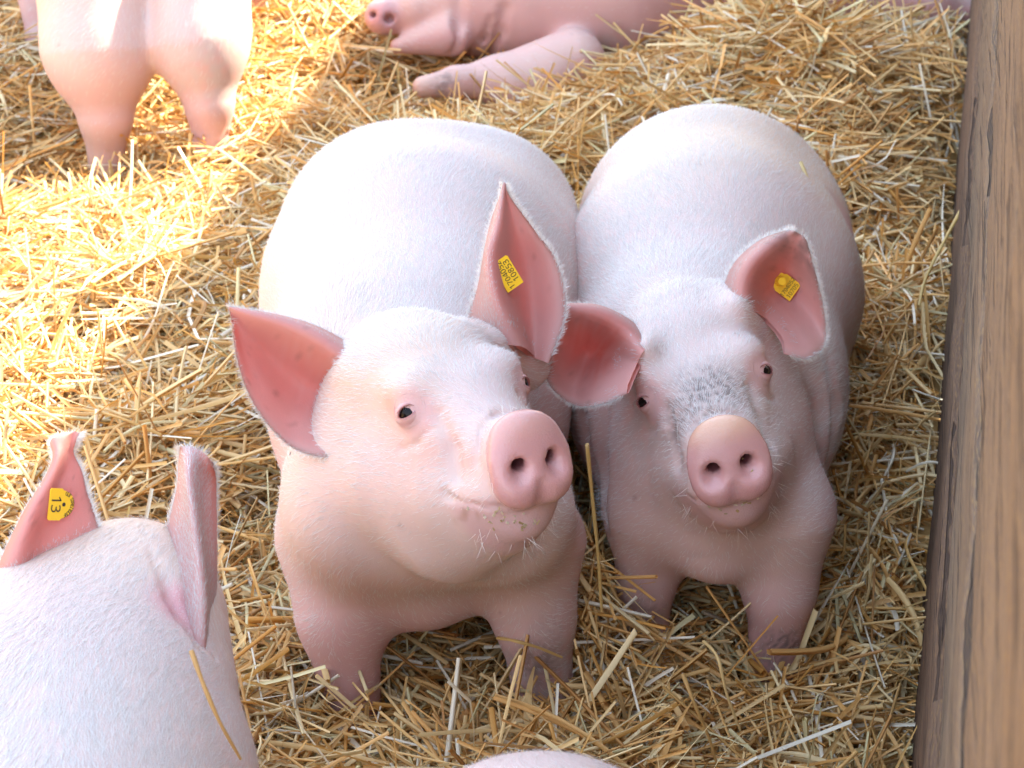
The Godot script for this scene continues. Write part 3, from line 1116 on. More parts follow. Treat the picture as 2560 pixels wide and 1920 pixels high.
	for i in GZ:
		for j in GX:
			var a := i * (GX + 1) + j
			for q in [a, a + GX + 2, a + 1, a, a + GX + 1, a + GX + 2]: gs.add_vertex(ga[q])
	for r in [[-80, -2.6, -80, 80], [1.8, 80, -80, 80], [-2.6, 1.8, -0.8, 80], [-2.6, 1.8, -80, -7.4]]:
		var q := [Vector3(r[0], -0.06, r[2]), Vector3(r[1], -0.06, r[2]), Vector3(r[1], -0.06, r[3]), Vector3(r[0], -0.06, r[3])]
		for k in [0, 1, 2, 0, 2, 3]: gs.add_vertex(q[k])
	gs.index()
	gs.generate_normals()
	var gm := mat(Color(0.30, 0.18, 0.07), 0.95, 0.2)
	var gt := NoiseTexture2D.new()
	var gn := FastNoiseLite.new()
	gn.frequency = 0.03
	gn.fractal_octaves = 5
	gt.noise = gn
	gt.seamless = true
	var ramp := Gradient.new()
	ramp.set_color(0, Color(0.32, 0.18, 0.06).linear_to_srgb())
	ramp.set_color(1, Color(0.62, 0.40, 0.16).linear_to_srgb())
	gt.color_ramp = ramp
	gm.albedo_color = Color.WHITE
	gm.albedo_texture = gt
	gm.uv1_triplanar = true
	gm.uv1_world_triplanar = true
	gm.uv1_scale = Vector3(2, 2, 2)
	var ground := MeshInstance3D.new()
	ground.name = "ground"
	ground.mesh = gs.commit()
	ground.material_override = gm
	ground.set_meta("kind", "structure")
	ground.set_meta("label", "straw littered earth floor of the pen")
	add_child(ground)

	# ------------------------------------------------ wall
	var gi := grain_images()
	var wood := mat(Color(1, 1, 1), 0.85, 0.3)
	wood.albedo_color = Color(0.70, 0.71, 0.71)
	wood.albedo_texture = ImageTexture.create_from_image(gi[0])
	wood.heightmap_enabled = true
	wood.heightmap_texture = ImageTexture.create_from_image(gi[1])
	wood.heightmap_scale = 0.6
	var worn := wood.duplicate() as StandardMaterial3D
	worn.albedo_color = Color(0.64, 0.60, 0.57)
	var z_start := -0.75
	var wall := thing("board_wall", "weathered brown board wall of the pen, right of the pigs", "wall", Vector3(wall_x(z_start), 0, z_start))
	var ax := Vector3(-WALL_SLOPE, 0, -1).normalized()
	wall.basis = Basis(ax, Vector3.UP, ax.cross(Vector3.UP))
	# [bottom, top, set back, where the board is broken out]
	var rows := [[-0.15, 0.452, -0.010, 0, 0], [0.475, 0.793, 0.0, 0, 0], [0.808, 1.135, 0.004, 0, 0], [1.145, 1.50, 0.0, 0, 0], [1.51, 1.88, 0.002, 0, 0]]
	for i in rows.size():
		var q: Array = rows[i]
		var runs := [[0.0, 7.0]] if q[4] == 0 else [[0.0, q[3]], [q[4], 7.0]]
		for run: Array in runs:
			var b := part("plank", board(run[1] - run[0], q[0], q[1], 0.04, 3.7 * i + run[0]), worn if i == 0 else wood, wall)
			b.position = Vector3(run[0], 0, q[2])
	for i in 4:
		var pm := BoxMesh.new()
		pm.size = Vector3(0.1, WALL_H + 0.1, 0.1)
		var p := part("post", pm, wood, wall)
		p.position = Vector3(0.4 + 2.0 * i + (0.4 if i == 1 else 0.0), WALL_H * 0.5 - 0.1, 0.095)

	build_pigs()
	scatter_straw()
	stalks()

func build_pigs() -> void:
	var visible_skin := func(p: Vector3, n: Vector3) -> bool: return p.y > 0.02
	# ---------------- pig with the turned head, in the middle
	var g := new_pig("large pale middle pig, head turned aside, its left ear upright", Vector3(-0.1, 0, -2.9))
	g.cell = 0.0055
	g.flow = Vector3(0.0, -0.2, -1)
	g.cap(Vector3(-0.1316, 0.2696, -3.2387), Vector3(-0.1380, 0.3061, -3.0057), 0.222, 0.235, 0.08)
	g.cap(Vector3(-0.1380, 0.3061, -3.0057), Vector3(-0.1346, 0.3131, -2.7211), 0.235, 0.205, 0.08)
	g.cap(Vector3(-0.1354, 0.3030, -2.7384), Vector3(-0.1202, 0.2370, -2.5502), 0.205, 0.166, 0.08)
	g.cap(Vector3(-0.2008, 0.2963, -3.2541), Vector3(-0.1942, 0.2979, -3.1165), 0.185, 0.19, 0.06)
	g.cap(Vector3(-0.0432, 0.3119, -3.2747), Vector3(-0.0417, 0.2979, -3.1165), 0.15, 0.16, 0.06)
	g.cap(Vector3(-0.0897, 0.3774, -3.5088), Vector3(-0.0838, 0.3958, -3.4270), 0.012, 0.02, 0.03, true)
	g.cap(Vector3(-0.2366, 0.2064, -2.4863), Vector3(-0.2331, 0.1354, -2.4222), 0.084, 0.057, 0.09)
	g.cap(Vector3(-0.2350, 0.1354, -2.4222), Vector3(-0.2196, -0.0169, -2.3920), 0.055, 0.038, 0.03)
	g.cap(Vector3(0.0214, 0.2290, -2.4532), Vector3(0.0310, 0.1354, -2.4222), 0.08, 0.052, 0.06)
	g.cap(Vector3(0.0310, 0.1354, -2.4222), Vector3(0.0478, -0.0288, -2.3967), 0.05, 0.040, 0.03)
	g.cap(Vector3(-0.1080, 0.1851, -2.4394), Vector3(-0.1080, 0.1632, -2.4267), 0.035, 0.03, 0.06)
	var h := Transform3D(Basis(Vector3(0.8638, -0.0489, -0.5014), Vector3(-0.2071, 0.8728, -0.4419), Vector3(0.4593, 0.4856, 0.7438)), Vector3(-0.0823, 0.4780, -2.3511))
	g.cap(h * Vector3(0, 0.0, -0.09), Vector3(-0.1325, 0.3098, -2.6615), 0.12, 0.165, 0.07)
	g.cap(Vector3(-0.1897, 0.3300, -2.4076), Vector3(-0.0108, 0.3415, -2.3680), 0.108, 0.090, 0.10)
	head_shape(g, h, Vector3(-0.015, -0.11, 0.0))
	var l1 := [
		[Vector3(-0.1901, 0.5160, -2.4687), Vector3(-0.1931, 0.5424, -2.3858), Vector3(-0.2107, 0.4843, -2.4158), Vector3(-0.2092, 0.4688, -2.3838), Vector3(-0.1975, 0.4562, -2.3591)],
		[Vector3(-0.2164, 0.5391, -2.4705), Vector3(-0.2151, 0.5551, -2.3990), Vector3(-0.2370, 0.4743, -2.4447), Vector3(-0.2390, 0.4534, -2.3864), Vector3(-0.2344, 0.4453, -2.3355)],
		[Vector3(-0.2536, 0.5657, -2.4628), Vector3(-0.2537, 0.5764, -2.4112), Vector3(-0.2743, 0.4899, -2.4537), Vector3(-0.2833, 0.4585, -2.4009), Vector3(-0.2832, 0.4469, -2.3596)],
		[Vector3(-0.2942, 0.5808, -2.4599), Vector3(-0.2940, 0.5916, -2.4200), Vector3(-0.3112, 0.5258, -2.4513), Vector3(-0.3179, 0.4996, -2.4131), Vector3(-0.3244, 0.4867, -2.3826)],
		[Vector3(-0.3303, 0.5963, -2.4458), Vector3(-0.3297, 0.6007, -2.4253), Vector3(-0.3374, 0.5660, -2.4399), Vector3(-0.3433, 0.5456, -2.4281), Vector3(-0.3467, 0.5401, -2.4018)],
		[Vector3(-0.3578, 0.6075, -2.4349), Vector3(-0.3584, 0.6064, -2.4344), Vector3(-0.3585, 0.6010, -2.4370), Vector3(-0.3573, 0.5975, -2.4350), Vector3(-0.3561, 0.5939, -2.4329)]]
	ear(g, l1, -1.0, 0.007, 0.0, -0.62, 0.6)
	g.cap(Vector3(-0.0128, 0.4991, -2.5052), Vector3(0.0271, 0.4684, -2.5221), 0.03, 0.024, 0.05)
	var r1 := [
		[Vector3(-0.0647, 0.5255, -2.5204), Vector3(0.0024, 0.5436, -2.4500), Vector3(0.0267, 0.5013, -2.4949), Vector3(0.0477, 0.5033, -2.4729)],
		[Vector3(-0.0462, 0.5803, -2.5405), Vector3(-0.0202, 0.6023, -2.4724), Vector3(0.0208, 0.5499, -2.5460), Vector3(0.0703, 0.5534, -2.5135)],
		[Vector3(-0.0359, 0.6224, -2.5648), Vector3(-0.0274, 0.6389, -2.5051), Vector3(0.0147, 0.5976, -2.5736), Vector3(0.0602, 0.6066, -2.5557)],
		[Vector3(-0.0280, 0.6540, -2.5831), Vector3(-0.0186, 0.6662, -2.5439), Vector3(0.0024, 0.6487, -2.5800), Vector3(0.0298, 0.6451, -2.5779)],
		[Vector3(-0.0145, 0.6898, -2.5922), Vector3(-0.0121, 0.6941, -2.5831), Vector3(-0.0085, 0.6898, -2.5922), Vector3(-0.0024, 0.6872, -2.5907)],
		[Vector3(-0.0109, 0.7030, -2.5998), Vector3(-0.0103, 0.7035, -2.6001), Vector3(-0.0091, 0.7035, -2.6001), Vector3(-0.0085, 0.7024, -2.5995)]]
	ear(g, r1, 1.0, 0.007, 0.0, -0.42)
	g.dirt_and_shade = [[h * Vector3(0.02, 0.0, 0.12), 0.045, 0.3], [Vector3(0.0339, 0.0935, -2.3634), 0.055, 0.55], [Vector3(0.0464, 0.1423, -2.3916), 0.05, 0.25]]
	chaff(g, [Vector3(-0.045, -0.098, 0.14), Vector3(-0.03, -0.105, 0.15), Vector3(-0.055, -0.09, 0.13), Vector3(-0.015, -0.11, 0.15)], 26)
	eyes(g)
	finish(g, 105000.0, visible_skin)
	var t := part("ear_tag", outline_plate(PackedVector2Array([Vector2(-0.021, -0.013), Vector2(0.019, -0.013), Vector2(0.021, -0.011), Vector2(0.021, 0.011), Vector2(0.019, 0.013), Vector2(-0.021, 0.013)]), 0.0016), tag_mat, g.root)
	t.transform = tag_frame(r1, 0.33, 0.47, Vector3(-0.0274, 0.6492, -2.5110) - Vector3(-0.0036, 0.6204, -2.4944), 1.0, g.root.position, 0.65, 0.013)
	words("1704052", 0.0105, t, Vector3(0.0, 0.0035, 0.001))
	words("10853", 0.0115, t, Vector3(0.001, -0.0065, 0.001))

	# ---------------- pig that looks at the camera, on the right
	g = new_pig("pale pig facing the camera on the right, dark grime across its nose bridge", Vector3(0.35, 0, -2.9))
	g.cell = 0.0055
	g.flow = Vector3(0.0, -0.2, -1)
	g.cap(Vector3(0.3356, 0.2697, -3.3080), Vector3(0.3109, 0.2954, -3.0573), 0.228, 0.22, 0.08)
	g.cap(Vector3(0.3109, 0.2954, -3.0573), Vector3(0.2850, 0.2879, -2.7643), 0.22, 0.188, 0.08)
	g.cap(Vector3(0.2850, 0.2879, -2.7643), Vector3(0.2781, 0.2737, -2.5829), 0.188, 0.150, 0.08)
	g.cap(Vector3(0.4469, 0.3117, -3.2399), Vector3(0.4419, 0.2721, -3.1016), 0.095, 0.10, 0.06)
	g.cap(Vector3(0.1906, 0.2119, -2.5472), Vector3(0.1892, 0.1159, -2.5264), 0.06, 0.036, 0.05)
	g.cap(Vector3(0.1892, 0.1159, -2.5264), Vector3(0.1989, -0.0398, -2.4943), 0.034, 0.028, 0.03)
	g.cap(Vector3(0.3724, 0.2396, -2.5054), Vector3(0.3729, 0.1393, -2.4822), 0.075, 0.047, 0.05)
	g.cap(Vector3(0.3729, 0.1393, -2.4822), Vector3(0.3684, -0.0326, -2.4638), 0.045, 0.032, 0.03)
	g.cap(Vector3(0.2781, 0.2122, -2.4666), Vector3(0.2781, 0.2067, -2.4634), 0.03, 0.028, 0.06)
	h = Transform3D(Basis(Vector3(0.9673, 0.2371, -0.0903), Vector3(-0.2537, 0.8983, -0.3589), Vector3(-0.0040, 0.3700, 0.9290)), Vector3(0.2649, 0.3934, -2.5556))
	g.cap(h * Vector3(0, 0.0, -0.09), Vector3(0.2850, 0.2703, -2.7541), 0.11, 0.155, 0.06)
	head_shape(g, h, Vector3(0, -0.13, -0.01), 2)
	for s in [-1.0, 1.0]:
		crease(g, h, [Vector3(0.1 * s, 0.03, -0.09), Vector3(0.108 * s, -0.05, -0.08), Vector3(0.09 * s, -0.12, -0.07), Vector3(0.04 * s, -0.18, -0.05)], Vector3(0.9 * s, -0.2, 0.3), 0.006, 0.04)
		crease(g, h, [Vector3(0.12 * s, 0.0, -0.15), Vector3(0.13 * s, -0.08, -0.14), Vector3(0.11 * s, -0.16, -0.13)], Vector3(0.9 * s, 0.1, 0.3), 0.003, 0.03)
	var l2 := [
		[Vector3(0.1862, 0.4646, -2.6123), Vector3(0.1751, 0.4984, -2.5163), Vector3(0.1677, 0.4820, -2.5069), Vector3(0.1575, 0.4800, -2.4711), Vector3(0.1487, 0.4794, -2.4360)],
		[Vector3(0.1609, 0.4865, -2.6249), Vector3(0.1504, 0.5127, -2.5477), Vector3(0.1292, 0.4573, -2.5734), Vector3(0.1184, 0.4497, -2.5113), Vector3(0.1193, 0.4522, -2.4550)],
		[Vector3(0.1221, 0.5124, -2.6168), Vector3(0.1147, 0.5298, -2.5576), Vector3(0.1004, 0.4530, -2.5940), Vector3(0.0869, 0.4297, -2.5460), Vector3(0.0829, 0.4206, -2.5061)],
		[Vector3(0.0806, 0.5244, -2.6006), Vector3(0.0764, 0.5352, -2.5606), Vector3(0.0679, 0.4833, -2.5653), Vector3(0.0552, 0.4559, -2.5379), Vector3(0.0493, 0.4497, -2.5113)],
		[Vector3(0.0458, 0.5347, -2.5719), Vector3(0.0442, 0.5388, -2.5512), Vector3(0.0407, 0.5191, -2.5514), Vector3(0.0407, 0.4978, -2.5391), Vector3(0.0405, 0.4893, -2.5226)],
		[Vector3(0.0289, 0.5388, -2.5512), Vector3(0.0282, 0.5390, -2.5456), Vector3(0.0283, 0.5335, -2.5481), Vector3(0.0295, 0.5292, -2.5457), Vector3(0.0313, 0.5279, -2.5391)]]
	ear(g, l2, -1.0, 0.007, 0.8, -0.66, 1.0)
	var r2 := [
		[Vector3(0.2927, 0.4898, -2.6730), Vector3(0.3087, 0.5217, -2.5991), Vector3(0.3446, 0.4865, -2.6249), Vector3(0.3631, 0.4790, -2.5860), Vector3(0.3631, 0.4844, -2.5314)],
		[Vector3(0.2953, 0.5148, -2.6875), Vector3(0.3119, 0.5488, -2.6147), Vector3(0.3565, 0.4991, -2.6553), Vector3(0.3908, 0.4749, -2.6067), Vector3(0.3966, 0.4693, -2.5457)],
		[Vector3(0.3097, 0.5443, -2.6930), Vector3(0.3244, 0.5704, -2.6272), Vector3(0.3749, 0.5120, -2.6859), Vector3(0.4107, 0.4826, -2.6457), Vector3(0.4274, 0.4639, -2.6003)],
		[Vector3(0.3405, 0.5720, -2.6974), Vector3(0.3474, 0.5849, -2.6471), Vector3(0.3852, 0.5433, -2.6808), Vector3(0.4125, 0.5203, -2.6560), Vector3(0.4243, 0.5077, -2.6256)],
		[Vector3(0.3699, 0.5908, -2.6851), Vector3(0.3706, 0.5941, -2.6640), Vector3(0.3876, 0.5788, -2.6666), Vector3(0.4034, 0.5651, -2.6587), Vector3(0.4148, 0.5459, -2.6477)],
		[Vector3(0.3832, 0.6012, -2.6680), Vector3(0.3844, 0.6017, -2.6626), Vector3(0.3914, 0.5968, -2.6655), Vector3(0.3977, 0.5925, -2.6630), Vector3(0.4021, 0.5859, -2.6592)]]
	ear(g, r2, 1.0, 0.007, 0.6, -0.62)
	g.pink = [[Vector3(0.5163, 0.3623, -3.1537), 0.10, 0.6]]
	g.dirt_and_shade = [[Vector3(0.1518, 0.4235, -3.1890), 0.06, 0.3], [Vector3(0.5089, 0.4138, -3.1834), 0.03, 0.2], [h * Vector3(0.0, 0.02, 0.11), 0.075, 1.0], [h * Vector3(-0.035, -0.005, 0.12), 0.05, 0.6], [Vector3(0.3749, 0.0700, -2.4307), 0.05, 0.9], [Vector3(0.1906, 0.0940, -2.4791), 0.04, 0.4]]
	chaff(g, [Vector3(-0.03, -0.098, 0.17), Vector3(0.03, -0.098, 0.17), Vector3(0.0, -0.105, 0.18), Vector3(0.022, -0.058, 0.215)], 12)
	eyes(g)
	finish(g, 95000.0, visible_skin)
	var arc := PackedVector2Array()
	for i in 9:
		var a := PI * 0.5 + PI * i / 8.0
		arc.append(Vector2(-0.008 + 0.012 * cos(a), 0.012 * sin(a)))
	arc.append_array(PackedVector2Array([Vector2(-0.006, -0.014), Vector2(0.02, -0.014), Vector2(0.02, 0.014), Vector2(-0.006, 0.014)]))
	t = part("ear_tag", outline_plate(arc, 0.0016), tag_mat, g.root)
	t.transform = tag_frame(r2, 0.38, 0.50, Vector3(0.3750, 0.4975, -2.6544) - Vector3(0.3437, 0.5168, -2.6655), 1.0, g.root.position, 0.6, 0.014)
	var stud := CylinderMesh.new()
	stud.top_radius = 0.0055
	stud.bottom_radius = 0.0075
	stud.height = 0.014
	var s := part("stud", stud, tag_mat, t)
	s.rotation.x = PI / 2
	s.position = Vector3(-0.008, 0, 0.0075)
	words("1704052", 0.008, t, Vector3(0.006, 0.0, 0.001), PI / 2)
	words("10705", 0.0085, t, Vector3(0.0145, 0.0, 0.001), PI / 2)

	# ---------------- pig seen from behind, lower left
	g = new_pig("pig seen from behind at the lower left corner, yellow tag numbered 13 in its ear", Vector3(-0.5, 0, -1.9))
	g.cell = 0.0065
	g.flow = Vector3(-0.35, -0.25, 0.8)
	g.cap(Vector3(-0.4374, 0.4243, -2.0347), Vector3(-0.4476, 0.3890, -1.9682), 0.088, 0.118, 0.06)
	g.cap(Vector3(-0.4476, 0.3890, -1.9682), Vector3(-0.4721, 0.3679, -1.8405), 0.118, 0.163, 0.06)
	g.cap(Vector3(-0.4721, 0.3679, -1.8405), Vector3(-0.4723, 0.3391, -1.7546), 0.163, 0.17, 0.08)
	g.cap(Vector3(-0.5270, 0.4148, -1.9600), Vector3(-0.5348, 0.3853, -1.8506), 0.10, 0.13, 0.08)
	g.cap(Vector3(-0.4723, 0.3391, -1.7546), Vector3(-0.4804, 0.3246, -1.5384), 0.172, 0.2, 0.08)
	g.cap(Vector3(-0.4371, 0.4496, -2.0724), Vector3(-0.4363, 0.4335, -2.0400), 0.038, 0.06, 0.06)
	g.cap(Vector3(-0.4416, 0.4174, -2.0307), Vector3(-0.4619, 0.1956, -2.2491), 0.09, 0.05, 0.06)
	g.cap(Vector3(-0.3627, 0.3484, -1.8177), Vector3(-0.3529, 0.2131, -1.8204), 0.07, 0.05, 0.06)
	g.cap(Vector3(-0.3529, 0.2131, -1.8204), Vector3(-0.3619, 0.0193, -1.8009), 0.05, 0.035, 0.03)
	g.cap(Vector3(-0.6274, 0.3484, -1.8177), Vector3(-0.6675, 0.0653, -1.8275), 0.08, 0.04, 0.06)
	var l3 := [
		[Vector3(-0.5844, 0.4804, -1.9748), Vector3(-0.5540, 0.5032, -1.9648), Vector3(-0.5248, 0.4947, -1.9945), Vector3(-0.4927, 0.4966, -2.0188), Vector3(-0.4626, 0.5102, -2.0497)],
		[Vector3(-0.5689, 0.5205, -1.9979), Vector3(-0.5438, 0.5407, -1.9865), Vector3(-0.5248, 0.5372, -2.0191), Vector3(-0.4979, 0.5395, -2.0435), Vector3(-0.4731, 0.5375, -2.0654)],
		[Vector3(-0.5455, 0.5595, -2.0320), Vector3(-0.5282, 0.5772, -2.0191), Vector3(-0.5145, 0.5707, -2.0385), Vector3(-0.4979, 0.5665, -2.0591), Vector3(-0.4809, 0.5579, -2.0773)],
		[Vector3(-0.5250, 0.5846, -2.0696), Vector3(-0.5134, 0.5975, -2.0539), Vector3(-0.5057, 0.5891, -2.0722), Vector3(-0.4973, 0.5860, -2.0819), Vector3(-0.4888, 0.5820, -2.0912)],
		[Vector3(-0.5161, 0.6049, -2.0813), Vector3(-0.5088, 0.6115, -2.0736), Vector3(-0.5041, 0.6071, -2.0826), Vector3(-0.5010, 0.6018, -2.0911), Vector3(-0.4977, 0.5966, -2.0996)],
		[Vector3(-0.5219, 0.6132, -2.0976), Vector3(-0.5135, 0.6207, -2.0904), Vector3(-0.5041, 0.6225, -2.0914), Vector3(-0.4989, 0.6163, -2.0994), Vector3(-0.4921, 0.6136, -2.0979)],
		[Vector3(-0.5135, 0.6143, -2.1098), Vector3(-0.5051, 0.6218, -2.1026), Vector3(-0.4989, 0.6231, -2.1034), Vector3(-0.4931, 0.6236, -2.1036), Vector3(-0.4884, 0.6218, -2.1026)]]
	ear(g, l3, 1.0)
	var r3 := [
		[Vector3(-0.4012, 0.4954, -2.0527), Vector3(-0.3709, 0.4804, -1.9748), Vector3(-0.3381, 0.4700, -1.8995), Vector3(-0.3385, 0.4425, -1.9529), Vector3(-0.3350, 0.4283, -2.0024)],
		[Vector3(-0.3922, 0.5241, -2.0808), Vector3(-0.3657, 0.5237, -2.0113), Vector3(-0.3390, 0.5170, -1.9497), Vector3(-0.3423, 0.4956, -2.0066), Vector3(-0.3372, 0.4852, -2.0584)],
		[Vector3(-0.3848, 0.5485, -2.1065), Vector3(-0.3677, 0.5598, -2.0552), Vector3(-0.3514, 0.5617, -2.0101), Vector3(-0.3504, 0.5452, -2.0584), Vector3(-0.3399, 0.5269, -2.1056)],
		[Vector3(-0.3842, 0.5662, -2.1282), Vector3(-0.3717, 0.5820, -2.0912), Vector3(-0.3610, 0.5877, -2.0598), Vector3(-0.3532, 0.5685, -2.0949), Vector3(-0.3409, 0.5524, -2.1202)],
		[Vector3(-0.3785, 0.5977, -2.1118), Vector3(-0.3722, 0.5986, -2.1123), Vector3(-0.3643, 0.5981, -2.1120), Vector3(-0.3511, 0.5922, -2.1086), Vector3(-0.3406, 0.5822, -2.1028)]]
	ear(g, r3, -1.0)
	for q in [[Vector3(-0.3847, 0.5429, -1.9878), Vector3(-0.3617, 0.5199, -1.9283), Vector3(-0.3441, 0.4852, -1.9082), Vector3(-0.3294, 0.4513, -1.9118)], [Vector3(-0.3745, 0.5231, -1.9763), Vector3(-0.3542, 0.5112, -1.9233), Vector3(-0.3341, 0.4765, -1.9032)], [Vector3(-0.3806, 0.5120, -1.9699), Vector3(-0.3617, 0.5026, -1.9183), Vector3(-0.3416, 0.4700, -1.8995)]]:
		crease(g, Transform3D(), q, Vector3(0.5, 0.55, 0.65), 0.0010, 0.010)
	g.pink = [[Vector3(-0.3572, 0.5039, -1.9421), 0.06, 0.9]]
	finish(g, 105000.0, visible_skin)
	var plate := PackedVector2Array([Vector2(-0.018, -0.015), Vector2(-0.016, -0.0165), Vector2(0.016, -0.0165), Vector2(0.018, -0.015), Vector2(0.018, 0.0), Vector2(0.016, 0.0015)])
	for i in range(1, 12):
		var a := PI * i / 12.0
		plate.append(Vector2(0.0155 * cos(a), 0.0015 + 0.0165 * sin(a)))
	plate.append_array(PackedVector2Array([Vector2(-0.016, 0.0015), Vector2(-0.018, 0.0)]))
	t = part("ear_tag", outline_plate(plate, 0.0016), tag_mat, g.root)
	t.transform = tag_frame(l3, 0.31, 0.60, Vector3(-0.5047, 0.5440, -2.0461) - Vector3(-0.5020, 0.5710, -2.0617), 1.0, g.root.position)
	words("13", 0.0185, t, Vector3(0, -0.0075, 0.001))
	var say := "GUT STREITDORF"
	for i in say.length():
		if say[i] == " ": continue
		var a := deg_to_rad(lerpf(165.0, 15.0, i / 13.0))
		words(say[i], 0.0042, t, Vector3(0.0125 * cos(a), 0.003 + 0.0125 * sin(a), 0.001), a - PI / 2)
	var hole := CylinderMesh.new()
	hole.top_radius = 0.0022
	hole.bottom_radius = 0.0022
	hole.height = 0.0006
	var ho := part("hole", hole, ink_mat, t)
	ho.rotation.x = PI / 2
	ho.position = Vector3(0, 0.0035, 0.001)

	# ---------------- pig standing with its rump to the camera, upper left
	g = new_pig("pig standing in the sunlit straw at the upper left, rump towards the camera", Vector3(-0.8, 0, -4.4))
	g.cell = 0.008
	g.flow = Vector3(0.0, -1.0, 0.2)
	g.cap(Vector3(-0.8848, 0.3635, -4.4476), Vector3(-0.8750, 0.2019, -4.3543), 0.135, 0.115, 0.03)
	g.cap(Vector3(-0.8750, 0.2019, -4.3543), Vector3(-0.8660, 0.0750, -4.3041), 0.11, 0.055, 0.05)
	g.cap(Vector3(-0.8660, 0.0750, -4.3041), Vector3(-0.8752, -0.0611, -4.2949), 0.05, 0.036, 0.03)
	g.cap(Vector3(-0.6619, 0.3635, -4.4476), Vector3(-0.6619, 0.2189, -4.3642), 0.115, 0.10, 0.03)
	g.cap(Vector3(-0.6619, 0.2189, -4.3642), Vector3(-0.6451, 0.1006, -4.3189), 0.095, 0.05, 0.05)
	g.cap(Vector3(-0.6451, 0.1006, -4.3189), Vector3(-0.6484, -0.0438, -4.3049), 0.047, 0.034, 0.03)
	g.cap(Vector3(-0.7340, 0.4037, -4.2745), Vector3(-0.7404, 0.2005, -4.2149), 0.004, 0.006, 0.05, true)
	g.cap(Vector3(-0.8020, 0.3744, -4.6617), Vector3(-0.9237, 0.2232, -5.4982), 0.21, 0.22, 0.08)
	g.cap(Vector3(-0.9237, 0.2232, -5.4982), Vector3(-0.9897, 0.1476, -5.9164), 0.2, 0.12, 0.08)
	g.cap(Vector3(-1.1452, 0.1515, -4.9949), Vector3(-1.1253, 0.0079, -4.9120), 0.05, 0.03, 0.05)
	g.cap(Vector3(-1.1253, 0.0079, -4.9120), Vector3(-1.1283, -0.0683, -4.9258), 0.03, 0.028, 0.03)
	g.cap(Vector3(-0.6151, 0.1179, -5.0910), Vector3(-0.7186, -0.0947, -5.0837), 0.05, 0.03, 0.05)
	finish(g, 26000.0, func(p: Vector3, n: Vector3) -> bool: return p.y > 0.0 and n.z > -0.3)

	# ---------------- pig lying on its side at the top
	g = new_pig("pink pig lying at the top, snout to the left, foreleg stretched out", Vector3(0.1, 0, -4.9))
	g.cell = 0.008
	g.flow = Vector3(1.0, -0.3, 0.1)
	g.tint = 0.5
	g.cap(Vector3(-0.0795, 0.0892, -5.0398), Vector3(0.0381, 0.0843, -5.0370), 0.155, 0.165, 0.06)
	g.cap(Vector3(0.0381, 0.0843, -5.0370), Vector3(0.2411, 0.0984, -5.0797), 0.17, 0.215, 0.06)
	g.cap(Vector3(0.2411, 0.0984, -5.0797), Vector3(0.6882, 0.1176, -5.2640), 0.22, 0.2, 0.08)
	g.cap(Vector3(-0.0843, 0.0871, -4.9809), Vector3(-0.2268, 0.0819, -4.9317), 0.115, 0.066, 0.05)
	g.cap(Vector3(-0.3065, 0.0773, -4.8944), Vector3(-0.2923, 0.0721, -4.9145), 0.043, 0.047, 0.02)
	g.cap(Vector3(-0.2715, 0.0166, -4.8593), Vector3(-0.1492, 0.0396, -4.8841), 0.018, 0.058, 0.02)
	g.cap(Vector3(-0.2635, 0.0534, -4.7998), Vector3(-0.1725, 0.0791, -4.7684), 0.007, 0.006, 0.012, true)
	g.cap(Vector3(-0.1732, 0.0719, -4.7873), Vector3(-0.0979, 0.0980, -4.8024), 0.005, 0.003, 0.012, true)
	g.cap(Vector3(-0.2916, 0.0965, -4.8246), Vector3(-0.2884, 0.0770, -4.8827), 0.014, 0.009, 0.012, true)
	g.cap(Vector3(-0.3328, 0.1006, -4.8501), Vector3(-0.3212, 0.0827, -4.8860), 0.010, 0.007, 0.01, true)
	crease(g, Transform3D(), [Vector3(-0.1225, 0.1476, -4.8772), Vector3(-0.1258, 0.0818, -4.8393), Vector3(-0.1357, -0.0004, -4.8495)], Vector3(0, 0.4, 0.9), 0.003, 0.03)
	crease(g, Transform3D(), [Vector3(-0.0173, 0.1100, -4.8555), Vector3(-0.0304, 0.0631, -4.8284), Vector3(-0.0609, 0.0040, -4.8174)], Vector3(0, 0.4, 0.9), 0.003, 0.03)
	crease(g, Transform3D(), [Vector3(-0.0499, 0.0912, -4.8447), Vector3(-0.0661, 0.0537, -4.8230), Vector3(-0.0882, 0.0040, -4.8174)], Vector3(0, 0.4, 0.9), 0.002, 0.02)
	g.cap(Vector3(0.1398, 0.0020, -4.7932), Vector3(-0.0332, -0.0100, -4.7170), 0.08, 0.052, 0.03)
	g.cap(Vector3(-0.0332, -0.0100, -4.7170), Vector3(-0.1286, -0.0003, -4.6764), 0.05, 0.036, 0.03)
	g.cap(Vector3(-0.1286, -0.0003, -4.6764), Vector3(-0.2022, -0.0019, -4.6524), 0.034, 0.026, 0.02)
	g.cap(Vector3(0.0794, -0.0212, -4.7220), Vector3(0.0043, -0.0275, -4.6953), 0.045, 0.04, 0.05)
	g.pink = [[Vector3(-0.3052, 0.0915, -4.8564), 0.07, 0.8], [Vector3(-0.2171, 0.0590, -4.8030), 0.05, 0.5]]
	g.cap(Vector3(0.7210, 0.1011, -5.1390), Vector3(1.0072, 0.0496, -5.0516), 0.13, 0.07, 0.06)
	g.cap(Vector3(1.0072, 0.0496, -5.0516), Vector3(1.1086, 0.0349, -5.0431), 0.06, 0.04, 0.03)
	g.dirt_and_shade = [[Vector3(-0.1518, 0.0149, -4.6389), 0.05, 0.6], [Vector3(-0.2917, 0.0823, -4.8626), 0.014, 1.5], [Vector3(-0.1889, 0.0736, -4.7768), 0.02, 0.8]]  # soiled foreleg, then nostril and mouth shade painted in
